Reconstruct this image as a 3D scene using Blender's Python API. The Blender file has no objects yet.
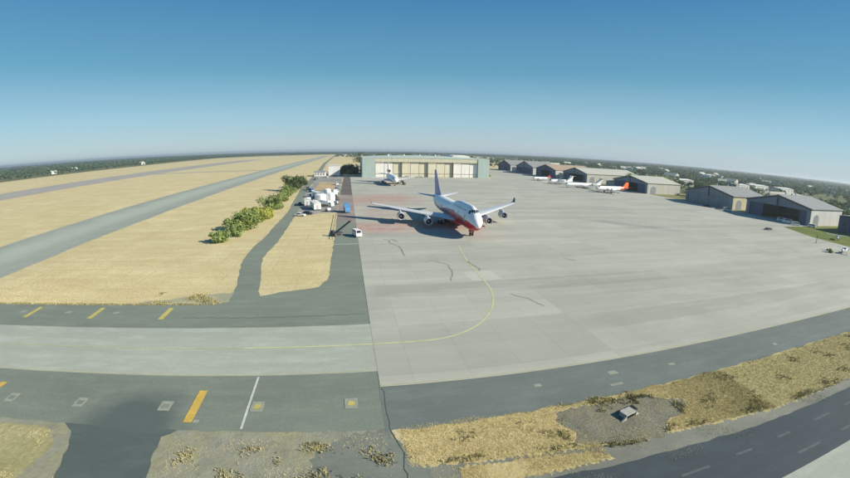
import bpy, math, random
import numpy as np
from mathutils import Matrix, Vector

random.seed(7); NPR = np.random.default_rng(11)
S = bpy.context.scene
COL = S.collection

# ------------------------------------------------------------------ camera
CAM_H = 28.0
F_PX, K3, PITCH, ROLL, YAW = 407.51, -0.07219, 0.21475, 0.01919, 0.19300
cd = bpy.data.cameras.new('camera'); cam = bpy.data.objects.new('camera', cd); COL.objects.link(cam)
S.camera = cam
cd.type = 'PANO'; cd.sensor_fit = 'HORIZONTAL'; cd.sensor_width = 36.0
cd.clip_start = 0.5; cd.clip_end = 60000
f_mm = F_PX * 36.0 / 850.0
cy = cd.cycles if hasattr(cd, 'cycles') else cd
cy.panorama_type = 'FISHEYE_LENS_POLYNOMIAL'
cy.fisheye_fov = math.radians(200)
cy.fisheye_polynomial_k0 = 0.0
cy.fisheye_polynomial_k1 = -1.0 / f_mm
cy.fisheye_polynomial_k2 = 0.0
cy.fisheye_polynomial_k3 = -K3 / f_mm ** 3
cy.fisheye_polynomial_k4 = 0.0
def cam_dir(X, Y, Z):
    c, s = math.cos(ROLL), math.sin(ROLL); X, Y = c * X - s * Y, s * X + c * Y
    wx, wy, wz = X, Z * math.cos(PITCH) + Y * math.sin(PITCH), -Z * math.sin(PITCH) + Y * math.cos(PITCH)
    c, s = math.cos(YAW), math.sin(YAW)
    return Vector((c * wx + s * wy, -s * wx + c * wy, wz))
r_, u_, f_ = cam_dir(1, 0, 0), cam_dir(0, 1, 0), cam_dir(0, 0, 1)
cam.matrix_world = Matrix(((r_.x, u_.x, -f_.x, 0), (r_.y, u_.y, -f_.y, 0), (r_.z, u_.z, -f_.z, CAM_H), (0, 0, 0, 1)))

# ------------------------------------------------------------------ sky and sun
SUN_ELEV = math.radians(29.0)
SUN_TO = Vector((1.67, -0.80, 0)).normalized()          # horizontal direction towards the sun
sun_dir = Vector((SUN_TO.x * math.cos(SUN_ELEV), SUN_TO.y * math.cos(SUN_ELEV), math.sin(SUN_ELEV)))
W = bpy.data.worlds.new('World'); S.world = W; W.use_nodes = True
wn = W.node_tree.nodes; wl = W.node_tree.links
bg = wn['Background']
sky = wn.new('ShaderNodeTexSky'); sky.sky_type = 'NISHITA'; sky.sun_disc = False
sky.sun_elevation = SUN_ELEV
sky.sun_rotation = math.atan2(SUN_TO.x, SUN_TO.y)
sky.altitude = 20; sky.air_density = 1.0; sky.dust_density = 0.0; sky.ozone_density = 6.0
EXPOSURE = 0.60
tint = wn.new('ShaderNodeMix'); tint.data_type = 'RGBA'; tint.blend_type = 'MULTIPLY'; tint.inputs[0].default_value = 1.0
wl.new(sky.outputs[0], tint.inputs[6]); tint.inputs[7].default_value = (0.66, 0.92, 0.86, 1)
wl.new(tint.outputs[2], bg.inputs[0]); bg.inputs[1].default_value = 0.072
# clear summer haze: the same soft gradient all round the horizon, mixed with the physical sky
tc = wn.new('ShaderNodeTexCoord'); sx = wn.new('ShaderNodeSeparateXYZ'); wl.new(tc.outputs['Generated'], sx.inputs[0])
rp = wn.new('ShaderNodeValToRGB'); wl.new(sx.outputs[2], rp.inputs[0])
def lin(c): return tuple(((v / 255 + .055) / 1.055) ** 2.4 for v in c) + (1,)
SKY = [(0.0, (186, 199, 212)), (0.022, (188, 204, 214)), (0.078, (167, 202, 219)), (0.19, (108, 167, 195)), (0.36, (72, 136, 184)), (1.0, (38, 88, 146))]
while len(rp.color_ramp.elements) < len(SKY): rp.color_ramp.elements.new(0.5)
for e_, (q_, c_) in zip(rp.color_ramp.elements, SKY): e_.position = q_; e_.color = lin(c_)
bg2 = wn.new('ShaderNodeBackground'); wl.new(rp.outputs[0], bg2.inputs[0]); bg2.inputs[1].default_value = 2.0 ** -EXPOSURE
mx = wn.new('ShaderNodeMixShader'); mx.inputs[0].default_value = 0.80
wl.new(bg.outputs[0], mx.inputs[1]); wl.new(bg2.outputs[0], mx.inputs[2]); wl.new(mx.outputs[0], wn['World Output'].inputs[0])
sd = bpy.data.lights.new('sun', 'SUN'); sun = bpy.data.objects.new('sun', sd); COL.objects.link(sun)
sd.energy = 5.0; sd.angle = math.radians(0.53); sd.color = (1.0, 0.93, 0.80)
sun.rotation_euler = sun_dir.to_track_quat('Z', 'Y').to_euler(); sun.location = (200, -100, 300)
S.view_settings.view_transform = 'Standard'; S.view_settings.look = 'None'
S.view_settings.exposure = EXPOSURE; S.view_settings.gamma = 1.0
S.cycles.max_bounces = 6; S.cycles.volume_bounces = 0
S.cycles.use_denoising = True

# ------------------------------------------------------------------ materials
MATS = {}
class NT:
    def __init__(s, name, rough=0.8, spec=0.3, metal=0.0):
        m = bpy.data.materials.new(name); m.use_nodes = True; s.m = m
        s.n = m.node_tree.nodes; s.l = m.node_tree.links; s.b = s.n['Principled BSDF']
        s.b.inputs['Roughness'].default_value = rough; s.b.inputs['Metallic'].default_value = metal
        s.b.inputs['Specular IOR Level'].default_value = spec
        MATS[name] = m
    def co(s, scale=(1, 1, 1), loc=(0, 0, 0), world=False, rot=(0, 0, 0)):
        mp = s.n.new('ShaderNodeMapping'); mp.inputs['Scale'].default_value = scale; mp.inputs['Location'].default_value = loc; mp.inputs['Rotation'].default_value = rot
        if world:
            g = s.n.new('ShaderNodeNewGeometry'); s.l.new(g.outputs['Position'], mp.inputs[0])
        else:
            t = s.n.new('ShaderNodeTexCoord'); s.l.new(t.outputs['Object'], mp.inputs[0])
        return mp.outputs[0]
    def noise(s, vec, scale=1, detail=4, rough=0.6):
        n = s.n.new('ShaderNodeTexNoise'); n.inputs['Scale'].default_value = scale; n.inputs['Detail'].default_value = detail
        n.inputs['Roughness'].default_value = rough; s.l.new(vec, n.inputs['Vector']); return n.outputs['Fac']
    def ramp(s, fac, stops, interp='LINEAR'):
        r = s.n.new('ShaderNodeValToRGB'); r.color_ramp.interpolation = interp
        e = r.color_ramp.elements
        while len(e) < len(stops): e.new(0.5)
        for q, (p, c) in zip(e, stops):
            q.position = p; q.color = (c[0], c[1], c[2], 1) if hasattr(c, '__len__') else (c, c, c, 1)
        s.l.new(fac, r.inputs[0]); return r.outputs[0]
    def mix(s, fac, a, b, mode='MIX'):
        n = s.n.new('ShaderNodeMix'); n.data_type = 'RGBA'; n.blend_type = mode; n.clamp_factor = True
        for key, v in ((0, fac), (6, a), (7, b)):
            if isinstance(v, (int, float)): n.inputs[key].default_value = v if key == 0 else (v, v, v, 1)
            elif isinstance(v, tuple): n.inputs[key].default_value = (v[0], v[1], v[2], 1)
            else: s.l.new(v, n.inputs[key])
        return n.outputs[2]
    def math(s, op, a, b=0.0, clamp=False):
        n = s.n.new('ShaderNodeMath'); n.operation = op; n.use_clamp = clamp
        for k, v in ((0, a), (1, b)):
            if isinstance(v, (int, float)): n.inputs[k].default_value = v
            else: s.l.new(v, n.inputs[k])
        return n.outputs[0]
    def sep(s, vec):
        n = s.n.new('ShaderNodeSeparateXYZ'); s.l.new(vec, n.inputs[0]); return n.outputs
    def band(s, v, lo, hi, soft):
        """1 where lo < v < hi with soft edges"""
        a = s.math('DIVIDE', s.math('SUBTRACT', v, lo), soft, True)
        b = s.math('DIVIDE', s.math('SUBTRACT', hi, v), soft, True)
        return s.math('MULTIPLY', a, b)
    def color(s, c):
        if isinstance(c, tuple): s.b.inputs['Base Color'].default_value = (c[0], c[1], c[2], 1)
        else: s.l.new(c, s.b.inputs['Base Color'])
    def bump(s, h, strength=0.3, dist=0.1):
        b = s.n.new('ShaderNodeBump'); b.inputs['Strength'].default_value = strength; b.inputs['Distance'].default_value = dist
        s.l.new(h, b.inputs['Height']); s.l.new(b.outputs[0], s.b.inputs['Normal'])

def plain(name, c, rough=0.6, spec=0.4, var=0.12, scale=0.6, metal=0.0):
    t = NT(name, rough, spec, metal)
    n = t.noise(t.co(), scale, 5)
    lo = tuple(v * (1 - var) for v in c); hi = tuple(min(1, v * (1 + var)) for v in c)
    t.color(t.ramp(n, [(0.3, lo), (0.7, hi)])); return t.m

def grass_mat(name, base, pale, dark, streak_rot=0.0):
    t = NT(name, 0.95, 0.1)
    w = t.co(world=True)
    big = t.noise(w, 0.012, 5); mid = t.noise(w, 0.12, 6, 0.65); fine = t.noise(w, 1.6, 5, 0.7)
    st = t.noise(t.co(scale=(0.03, 0.35, 1), world=True, rot=(0, 0, streak_rot)), 1.0, 4, 0.7)
    c = t.ramp(big, [(0.3, base), (0.62, pale)])
    c = t.mix(t.ramp(mid, [(0.42, 0.0), (0.72, 0.55)]), c, dark)
    c = t.mix(t.ramp(st, [(0.42, 0.0), (0.66, 0.6)]), c, dark)
    mot = t.noise(t.co(loc=(31, 7, 0), world=True), 0.045, 6, 0.7)
    c = t.mix(t.ramp(mot, [(0.5, 0.0), (0.66, 0.55)]), c, tuple(.55 * a + .45 * b for a, b in zip(dark, base)))
    c = t.mix(t.ramp(mot, [(0.32, 0.5), (0.46, 0.0)]), c, tuple(min(1, v * 1.12) for v in pale))
    trk = t.noise(t.co(scale=(0.9, 0.02, 1), world=True, rot=(0, 0, streak_rot + .25)), 1, 3, 0.5)
    c = t.mix(t.ramp(trk, [(0.56, 0.0), (0.68, 0.35)]), c, dark)
    c = t.mix(t.ramp(fine, [(0.35, 0.36), (0.6, 0.0)]), c, tuple(v * 0.62 for v in dark))
    if name == 'dry_grass_near': c = t.mix(t.math('MULTIPLY', t.band(t.math('ADD', t.sep(w)[0], t.math('MULTIPLY', mid, 14.0)), 38, 400, 16), 0.6), c, (0.33, 0.295, 0.14))
    t.color(c); t.bump(t.math('ADD', fine, mid), 0.5, 0.25); return t.m
grass_mat('dry_grass', (0.585, 0.505, 0.285), (0.65, 0.57, 0.335), (0.45, 0.365, 0.185), 0.5)
grass_mat('dry_grass_near', (0.56, 0.47, 0.235), (0.62, 0.53, 0.28), (0.42, 0.34, 0.155), 0.1)
grass_mat('dry_grass_dull', (0.36, 0.325, 0.17), (0.43, 0.39, 0.21), (0.25, 0.23, 0.10), 0.3)
grass_mat('lawn', (0.13, 0.17, 0.04), (0.22, 0.24, 0.07), (0.09, 0.12, 0.03))
grass_mat('lawn_dry', (0.21, 0.22, 0.085), (0.33, 0.30, 0.14), (0.13, 0.15, 0.05))
grass_mat('suburb_ground', (0.14, 0.155, 0.075), (0.22, 0.21, 0.11), (0.07, 0.09, 0.04))

def asphalt_mat(name, c, var=0.16, streak=(0.02, 0.5)):
    t = NT(name, 0.85, 0.25)
    w = t.co(world=True)
    big = t.noise(w, 0.05, 5); fine = t.noise(w, 3.0, 4)
    st = t.noise(t.co(scale=(streak[0], streak[1], 1), world=True), 1, 4, 0.6)
    col = t.ramp(big, [(0.32, tuple(v * (1 - var) for v in c)), (0.68, tuple(v * (1 + var) for v in c))])
    col = t.mix(t.ramp(st, [(0.4, 0.0), (0.7, 0.4)]), col, tuple(v * 0.78 for v in c))
    col = t.mix(t.ramp(fine, [(0.4, 0.25), (0.6, 0.0)]), col, tuple(v * 0.7 for v in c))
    dust = t.noise(t.co(scale=(0.12, 0.4, 1), loc=(5, 2, 0), world=True), 1, 6, 0.72)
    col = t.mix(t.ramp(dust, [(0.48, 0.0), (0.7, 0.5)]), col, tuple(v * 1.32 for v in c))
    if name == 'asphalt_runway':
        xx = t.math('ADD', t.sep(w)[0], t.math('MULTIPLY', big, 6.0))
        col = t.mix(t.math('MULTIPLY', t.band(xx, -121, -97, 9), 0.55), t.mix(0.35, col, tuple(v * .62 for v in c)), tuple(v * 1.18 for v in c))
    t.color(col); t.bump(fine, 0.25, 0.02); return t.m
asphalt_mat('asphalt_shoulder', (0.186, 0.212, 0.168), 0.12)
t = NT('asphalt_sealed', 0.85, 0.25)
w = t.co(world=True); c = (0.186, 0.212, 0.168)
col = t.ramp(t.noise(w, 0.05, 5), [(0.32, tuple(v * .88 for v in c)), (0.68, tuple(v * 1.12 for v in c))])
col = t.mix(t.ramp(t.noise(t.co(scale=(0.02, 0.5, 1), world=True), 1, 4), [(0.4, 0.0), (0.7, 0.4)]), col, tuple(v * .78 for v in c))
xy = t.sep(w); nz = t.math('MULTIPLY', t.math('SUBTRACT', t.noise(w, 0.22, 4), 0.5), 0.7)
dx = t.math('DIVIDE', t.math('SUBTRACT', xy[0], -25.4), 8.2); dy = t.math('DIVIDE', t.math('SUBTRACT', xy[1], 33.5), 12.0)
col = t.mix(t.ramp(t.noise(t.co(scale=(0.12, 0.4, 1), loc=(5, 2, 0), world=True), 1, 6, 0.72), [(0.48, 0.0), (0.7, 0.5)]), col, tuple(v * 1.32 for v in c))
rr = t.math('ADD', t.math('SQRT', t.math('ADD', t.math('MULTIPLY', dx, dx), t.math('MULTIPLY', dy, dy))), nz)
col = t.mix(t.ramp(rr, [(0.55, 1.0), (1.15, 0.0)]), col, (0.092, 0.115, 0.105))
col = t.mix(t.ramp(t.noise(w, 3.0, 4), [(0.4, 0.25), (0.6, 0.0)]), col, (0.11, 0.125, 0.105))
t.color(col); t.bump(t.noise(w, 3.0, 4), 0.25, 0.02)
asphalt_mat('asphalt_runway', (0.33, 0.36, 0.30), 0.15, (0.4, 0.012))
asphalt_mat('asphalt_perimeter', (0.058, 0.075, 0.082), 0.12, (0.012, 0.7))
asphalt_mat('asphalt_dark', (0.092, 0.115, 0.105), 0.10)
asphalt_mat('asphalt_blue', (0.148, 0.17, 0.152), 0.14, (0.015, 0.8))
asphalt_mat('far_runway_concrete', (0.34, 0.32, 0.28), 0.12, (0.4, 0.01))
asphalt_mat('taxi_concrete', (0.352, 0.374, 0.312), 0.07, (0.01, 0.35))
asphalt_mat('gravel', (0.30, 0.30, 0.20), 0.25)
asphalt_mat('gravel_grey', (0.205, 0.205, 0.17), 0.22)
asphalt_mat('yard_stained', (0.27, 0.225, 0.195), 0.3)
asphalt_mat('strip_brown', (0.13, 0.115, 0.10), 0.25)
asphalt_mat('gravel_road', (0.20, 0.205, 0.165), 0.28)
asphalt_mat('worn_pavement', (0.165, 0.18, 0.15), 0.22)
t = NT('gravel_hollow', 0.95, 0.1)
w = t.co(world=True)
col = t.ramp(t.noise(w, 0.45, 6, 0.7), [(0.3, (0.17, 0.165, 0.12)), (0.7, (0.30, 0.285, 0.205))])
col = t.mix(t.ramp(t.noise(w, 0.25, 5, 0.7), [(0.5, 0.0), (0.68, 0.6)]), col, (0.33, 0.27, 0.14))
col = t.mix(t.ramp(t.noise(w, 4.0, 5, 0.8), [(0.38, 0.6), (0.55, 0.0)]), col, (0.10, 0.10, 0.075))
t.color(col); t.bump(t.noise(w, 2.5, 6, 0.8), 0.9, 0.2)
asphalt_mat('yard', (0.26, 0.255, 0.225), 0.25)
asphalt_mat('sand', (0.45, 0.34, 0.19), 0.2)

t = NT('verge_mix', 0.95, 0.1)
w = t.co(world=True)
g = t.ramp(t.noise(w, 0.5, 6, 0.7), [(0.3, (0.20, 0.205, 0.155)), (0.7, (0.30, 0.30, 0.23))])
d = t.ramp(t.noise(w, 1.3, 5, 0.7), [(0.3, (0.22, 0.21, 0.12)), (0.7, (0.35, 0.33, 0.20))])
col = t.mix(t.ramp(t.noise(w, 0.16, 6, 0.65), [(0.42, 0.0), (0.6, 0.85)]), g, d)
col = t.mix(t.ramp(t.noise(w, 0.35, 5, 0.7), [(0.58, 0.0), (0.72, 0.6)]), col, (0.13, 0.14, 0.10))
t.color(col); t.bump(t.noise(w, 2.0, 5, 0.7), 0.6, 0.12)
# apron: slabs with faint joints, darker lanes, oil smears and red slurry stains
t = NT('apron_concrete', 0.85, 0.25)
w = t.co(world=True); xyz = t.sep(w); X, Y = xyz[0], xyz[1]
def cells(sx, sy, seed):
    n = t.n.new('ShaderNodeTexWhiteNoise'); n.noise_dimensions = '2D'
    c = t.n.new('ShaderNodeCombineXYZ')
    fx = t.math('FLOOR', t.math('DIVIDE', X, sx)); fy = t.math('FLOOR', t.math('DIVIDE', Y, sy))
    t.l.new(t.math('ADD', fx, seed), c.inputs[0]); t.l.new(fy, c.inputs[1]); t.l.new(c.outputs[0], n.inputs['Vector'])
    return n.outputs['Value']
base = t.ramp(t.noise(w, 0.02, 5), [(0.3, (0.40, 0.398, 0.33)), (0.7, (0.455, 0.45, 0.375))])
base = t.mix(t.math('MULTIPLY', cells(38.0, 7.6, 3), 0.46), base, (0.27, 0.28, 0.235))
base = t.mix(t.math('MULTIPLY', cells(7.6, 7.6, 9), 0.16), base, (0.25, 0.26, 0.22))
base = t.mix(t.ramp(t.noise(t.co(scale=(0.012, 0.14, 1), world=True), 1, 5, 0.65), [(0.42, 0.0), (0.72, 0.40)]), base, (0.25, 0.26, 0.22))
base = t.mix(t.ramp(t.noise(t.co(scale=(0.05, 0.05, 1), loc=(7, 3, 0), world=True), 1, 6, 0.7), [(0.5, 0.0), (0.78, 0.45)]), base, (0.23, 0.235, 0.20))
wob = t.math('MULTIPLY', t.math('SUBTRACT', t.noise(w, 0.25, 3), 0.5), 1.4)
Yw = t.math('ADD', Y, wob); Xw = t.math('ADD', X, wob)
lane = t.math('MULTIPLY', t.band(Yw, 74.0, 81.8, 0.3), t.math('ADD', t.math('MULTIPLY', t.band(Xw, 3.0, 78.0, 3.0), 0.6), 0.15))
base = t.mix(t.math('MULTIPLY', lane, 0.6), base, (0.245, 0.255, 0.215))
base = t.mix(t.math('MULTIPLY', t.band(Yw, 53.0, 59.5, 0.5), t.math('MULTIPLY', t.band(Xw, 36, 130, 8), 0.35)), base, (0.245, 0.255, 0.215))
base = t.mix(t.math('MULTIPLY', t.math('MULTIPLY', t.band(Yw, 81.9, 89.0, 0.3), t.band(Xw, 26.6, 34, 0.3)), 0.5), base, (0.50, 0.49, 0.42))
# long smear in the open part of the apron
sm = t.math('ADD', t.math('MULTIPLY', t.math('SUBTRACT', X, 122.0), 0.9), t.math('SUBTRACT', Y, 144.0))
base = t.mix(t.math('MULTIPLY', t.math('MULTIPLY', t.band(sm, -9, 9, 9.0), t.band(X, 100, 142, 12)), 0.55), base, (0.20, 0.21, 0.19))
pale = t.ramp(t.noise(t.co(scale=(0.02, 0.11, 1), loc=(3, 9, 0), world=True), 1, 6, 0.7), [(0.52, 0.0), (0.72, 0.5)])
base = t.mix(pale, base, (0.52, 0.50, 0.42))
spots = t.ramp(t.noise(w, 0.33, 5, 0.6), [(0.66, 0.0), (0.76, 0.5)])
base = t.mix(t.math('MULTIPLY', spots, t.ramp(t.noise(w, 0.03, 3), [(0.45, 0.0), (0.6, 1.0)])), base, (0.17, 0.175, 0.155))
# joints
def joint(v, step, wdt):
    fr = t.math('FRACT', t.math('DIVIDE', v, step)); d = t.math('ABSOLUTE', t.math('SUBTRACT', fr, 0.5))
    return t.math('GREATER_THAN', d, 0.5 - wdt / step)
jn = t.math('MAXIMUM', joint(X, 7.6, 0.045), joint(Y, 7.6, 0.045))
base = t.mix(t.math('MULTIPLY', jn, 0.28), base, (0.16, 0.165, 0.14))
# red slurry stains
stn = t.noise(t.co(scale=(0.07, 0.11, 1), world=True), 1, 6, 0.7)
s1 = t.math('MULTIPLY', t.band(Yw, 200, 270, 26), t.band(Xw, -14, 48, 16))
s2 = t.math('MULTIPLY', t.band(Yw, 133, 162, 10), t.band(Xw, -16, 52, 18))
s3 = t.math('MULTIPLY', t.band(Yw, 160, 205, 12), t.band(Xw, 0, 34, 10))
st = t.math('MAXIMUM', t.math('MAXIMUM', s1, s2), t.math('MULTIPLY', s3, 0.45))
st = t.math('MULTIPLY', st, t.math('MULTIPLY', t.ramp(stn, [(0.27, 0.18), (0.52, 1.0)]), t.ramp(t.noise(w, 0.22, 6, 0.75), [(0.3, 0.25), (0.6, 1.0)])))
base = t.mix(st, base, (0.39, 0.235, 0.19))
t.color(base); t.bump(t.noise(w, 2.5, 4), 0.12, 0.02)

def worn(name, c, under, amt):
    t = NT(name, 0.8, 0.25); w = t.co(world=True)
    col = t.ramp(t.noise(w, 1.2, 5), [(0.3, tuple(v * .8 for v in c)), (0.7, tuple(v * 1.1 for v in c))])
    col = t.mix(t.ramp(t.noise(w, 3.5, 6, 0.75), [(0.5 - amt, 0.0), (0.72 - amt, 0.85)]), col, under)
    t.color(col)
worn('paint_yellow', (0.50, 0.42, 0.12), (0.20, 0.21, 0.16), -0.02)
worn('paint_orange', (0.56, 0.38, 0.08), (0.19, 0.20, 0.15), -0.06)
worn('paint_white', (0.55, 0.55, 0.50), (0.20, 0.22, 0.18), 0.0)
worn('patch_pale', (0.30, 0.31, 0.245), (0.19, 0.21, 0.17), 0.02)
plain('paint_faded_yellow', (0.39, 0.39, 0.25), 0.8, 0.2, 0.14, 0.5)
plain('paint_green_yellow', (0.47, 0.48, 0.26), 0.8, 0.2, 0.15, 0.5)
plain('dash_worn', (0.098, 0.115, 0.118), 0.85, 0.2, 0.2, 1.5)
plain('crack_seal', (0.19, 0.195, 0.165), 0.8, 0.2, 0.3, 1.0)
plain('white_paint', (0.78, 0.78, 0.76), 0.3, 0.5, 0.04)
plain('off_white', (0.66, 0.65, 0.60), 0.6, 0.3, 0.08)
plain('grey_paint', (0.42, 0.44, 0.46), 0.4, 0.5, 0.08)
plain('light_grey', (0.55, 0.56, 0.57), 0.35, 0.5, 0.06)
plain('metal', (0.55, 0.55, 0.56), 0.35, 0.5, 0.1, 1.0, 0.6)
plain('dark_metal', (0.05, 0.05, 0.055), 0.5, 0.4, 0.2)
plain('black', (0.012, 0.012, 0.014), 0.5, 0.4, 0.1)
plain('rubber', (0.02, 0.02, 0.021), 0.9, 0.2, 0.2)
plain('window_glass', (0.02, 0.025, 0.03), 0.1, 0.6, 0.1)
plain('red_paint', (0.50, 0.035, 0.03), 0.35, 0.5, 0.08)
plain('orange_paint', (0.75, 0.16, 0.03), 0.4, 0.5, 0.06)
plain('blue_paint', (0.10, 0.27, 0.50), 0.4, 0.5, 0.08)
plain('navy_paint', (0.045, 0.055, 0.13), 0.4, 0.5, 0.1)
plain('fin_blue', (0.27, 0.27, 0.43), 0.4, 0.5, 0.08)
plain('silver_car', (0.45, 0.46, 0.47), 0.3, 0.5, 0.05)
plain('dark_car', (0.04, 0.045, 0.05), 0.3, 0.5, 0.05)
plain('concrete', (0.36, 0.36, 0.32), 0.9, 0.2, 0.15, 2.0)
plain('bark', (0.10, 0.075, 0.05), 0.9, 0.1, 0.3, 3.0)
plain('brown_metal', (0.13, 0.085, 0.06), 0.7, 0.3, 0.2)

def siding(name, c, axis, step=0.9, var=0.10, rough=0.6):
    """ribbed sheet cladding: fine vertical or sloping ribs, streaky weathering"""
    t = NT(name, rough, 0.35)
    o = t.co(); x = t.sep(o)[axis]
    fr = t.math('FRACT', t.math('DIVIDE', x, step))
    rib = t.math('ABSOLUTE', t.math('SUBTRACT', fr, 0.5))
    n = t.noise(t.co(scale=(0.4, 0.4, 0.06)), 1, 5, 0.65)
    col = t.ramp(n, [(0.3, tuple(v * (1 - var) for v in c)), (0.7, tuple(min(1, v * (1 + var)) for v in c))])
    col = t.mix(t.ramp(rib, [(0.40, 0.0), (0.5, 0.25)]), col, tuple(v * 0.6 for v in c))
    t.color(col); t.bump(rib, 0.4, 0.08); return t.m
siding('clad_teal', (0.36, 0.44, 0.40), 0)
siding('clad_teal_roof', (0.40, 0.47, 0.44), 0)
siding('door_cream', (0.62, 0.58, 0.43), 0, 1.4)
siding('door_white', (0.76, 0.74, 0.68), 0, 1.4)
siding('clad_lintel', (0.53, 0.50, 0.37), 0, 1.4)
siding('hangar_blue_grey', (0.20, 0.225, 0.255), 1)
siding('hangar_grey', (0.23, 0.245, 0.255), 1)
siding('hangar_navy', (0.085, 0.10, 0.15), 1)
siding('side_cream', (0.45, 0.445, 0.39), 0)
siding('side_yellow', (0.50, 0.46, 0.30), 0)
siding('side_white', (0.54, 0.545, 0.51), 0)
siding('roof_grey', (0.27, 0.275, 0.255), 0, 1.2, 0.2)
siding('roof_pale', (0.47, 0.46, 0.385), 0, 1.2)
siding('roof_tan', (0.40, 0.30, 0.20), 0, 1.2)
siding('portable_white', (0.74, 0.73, 0.69), 0, 0.5)

def leaf_mat(name, c, dark):
    t = NT(name, 0.7, 0.2)
    n = t.noise(t.co(world=True), 0.45, 5, 0.7)
    n2 = t.noise(t.co(world=True), 0.035, 2)
    col = t.ramp(n, [(0.32, dark), (0.68, c)])
    col = t.mix(t.ramp(n2, [(0.4, 0.0), (0.65, 0.35)]), col, tuple(v * 0.75 for v in (c[0] * 1.25, c[1], c[2])))
    t.color(col)
    tr = t.n.new('ShaderNodeBsdfTranslucent'); mx_ = t.n.new('ShaderNodeMixShader'); mx_.inputs[0].default_value = 0.35
    t.l.new(col, tr.inputs[0]); t.l.new(t.b.outputs[0], mx_.inputs[1]); t.l.new(tr.outputs[0], mx_.inputs[2]); t.l.new(mx_.outputs[0], t.n['Material Output'].inputs[0])
    return t.m
leaf_mat('leaf_mid', (0.36, 0.44, 0.15), (0.18, 0.24, 0.08))
leaf_mat('leaf_yellow', (0.52, 0.56, 0.14), (0.30, 0.35, 0.085))
leaf_mat('leaf_dark', (0.15, 0.20, 0.085), (0.06, 0.09, 0.04))
leaf_mat('leaf_far', (0.15, 0.22, 0.115), (0.055, 0.09, 0.055))

# 747 livery, in the aeroplane's own coordinates (nose at y 0, tail at +y)
def livery(name, red_pts, navy_pts, length, base=(0.78, 0.78, 0.77)):
    t = NT(name, 0.28, 0.5)
    o = t.co(); x = t.sep(o); yn = t.math('DIVIDE', x[1], length)
    def hgt(pts): return t.math('MULTIPLY', t.ramp(yn, [(p, h / 20.0) for p, h in pts]), 20.0)
    red = t.math('LESS_THAN', x[2], hgt(red_pts)); nav = t.math('LESS_THAN', x[2], hgt(navy_pts))
    b = t.ramp(t.noise(o, 0.5, 4), [(0.3, tuple(v * 0.95 for v in base)), (0.7, base)])
    c = t.mix(nav, b, (0.05, 0.055, 0.14)); c = t.mix(red, c, (0.50, 0.03, 0.028))
    t.color(c); return t.m
livery('jumbo_livery', [(0, 0.0), (0.01, 4.6), (0.05, 5.6), (0.14, 6.4), (0.26, 6.5), (0.40, 5.2), (0.54, 1.8), (1, 0.0)],
       [(0, 0), (0.18, 0.0), (0.28, 7.0), (0.45, 6.3), (0.62, 4.6), (0.85, 5.9), (0.94, 7.2), (1, 7.6)], 70.5)
livery('trijet_livery', [(0, 0.0), (0.1, 3.6), (0.5, 3.9), (0.8, 3.8), (1, 0)], [(0, 0), (1, 0)], 55.0)
livery('propliner_livery', [(0, 0), (1, 0)], [(0, 0), (1, 0)], 33.0)
t = NT('propliner_body', 0.35, 0.5)
x = t.sep(t.co()); t.color(t.mix(t.math('GREATER_THAN', t.math('SUBTRACT', x[1], t.math('MULTIPLY', x[2], 0.6)), 23.0), (0.76, 0.76, 0.75), (0.72, 0.15, 0.03)))

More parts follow.
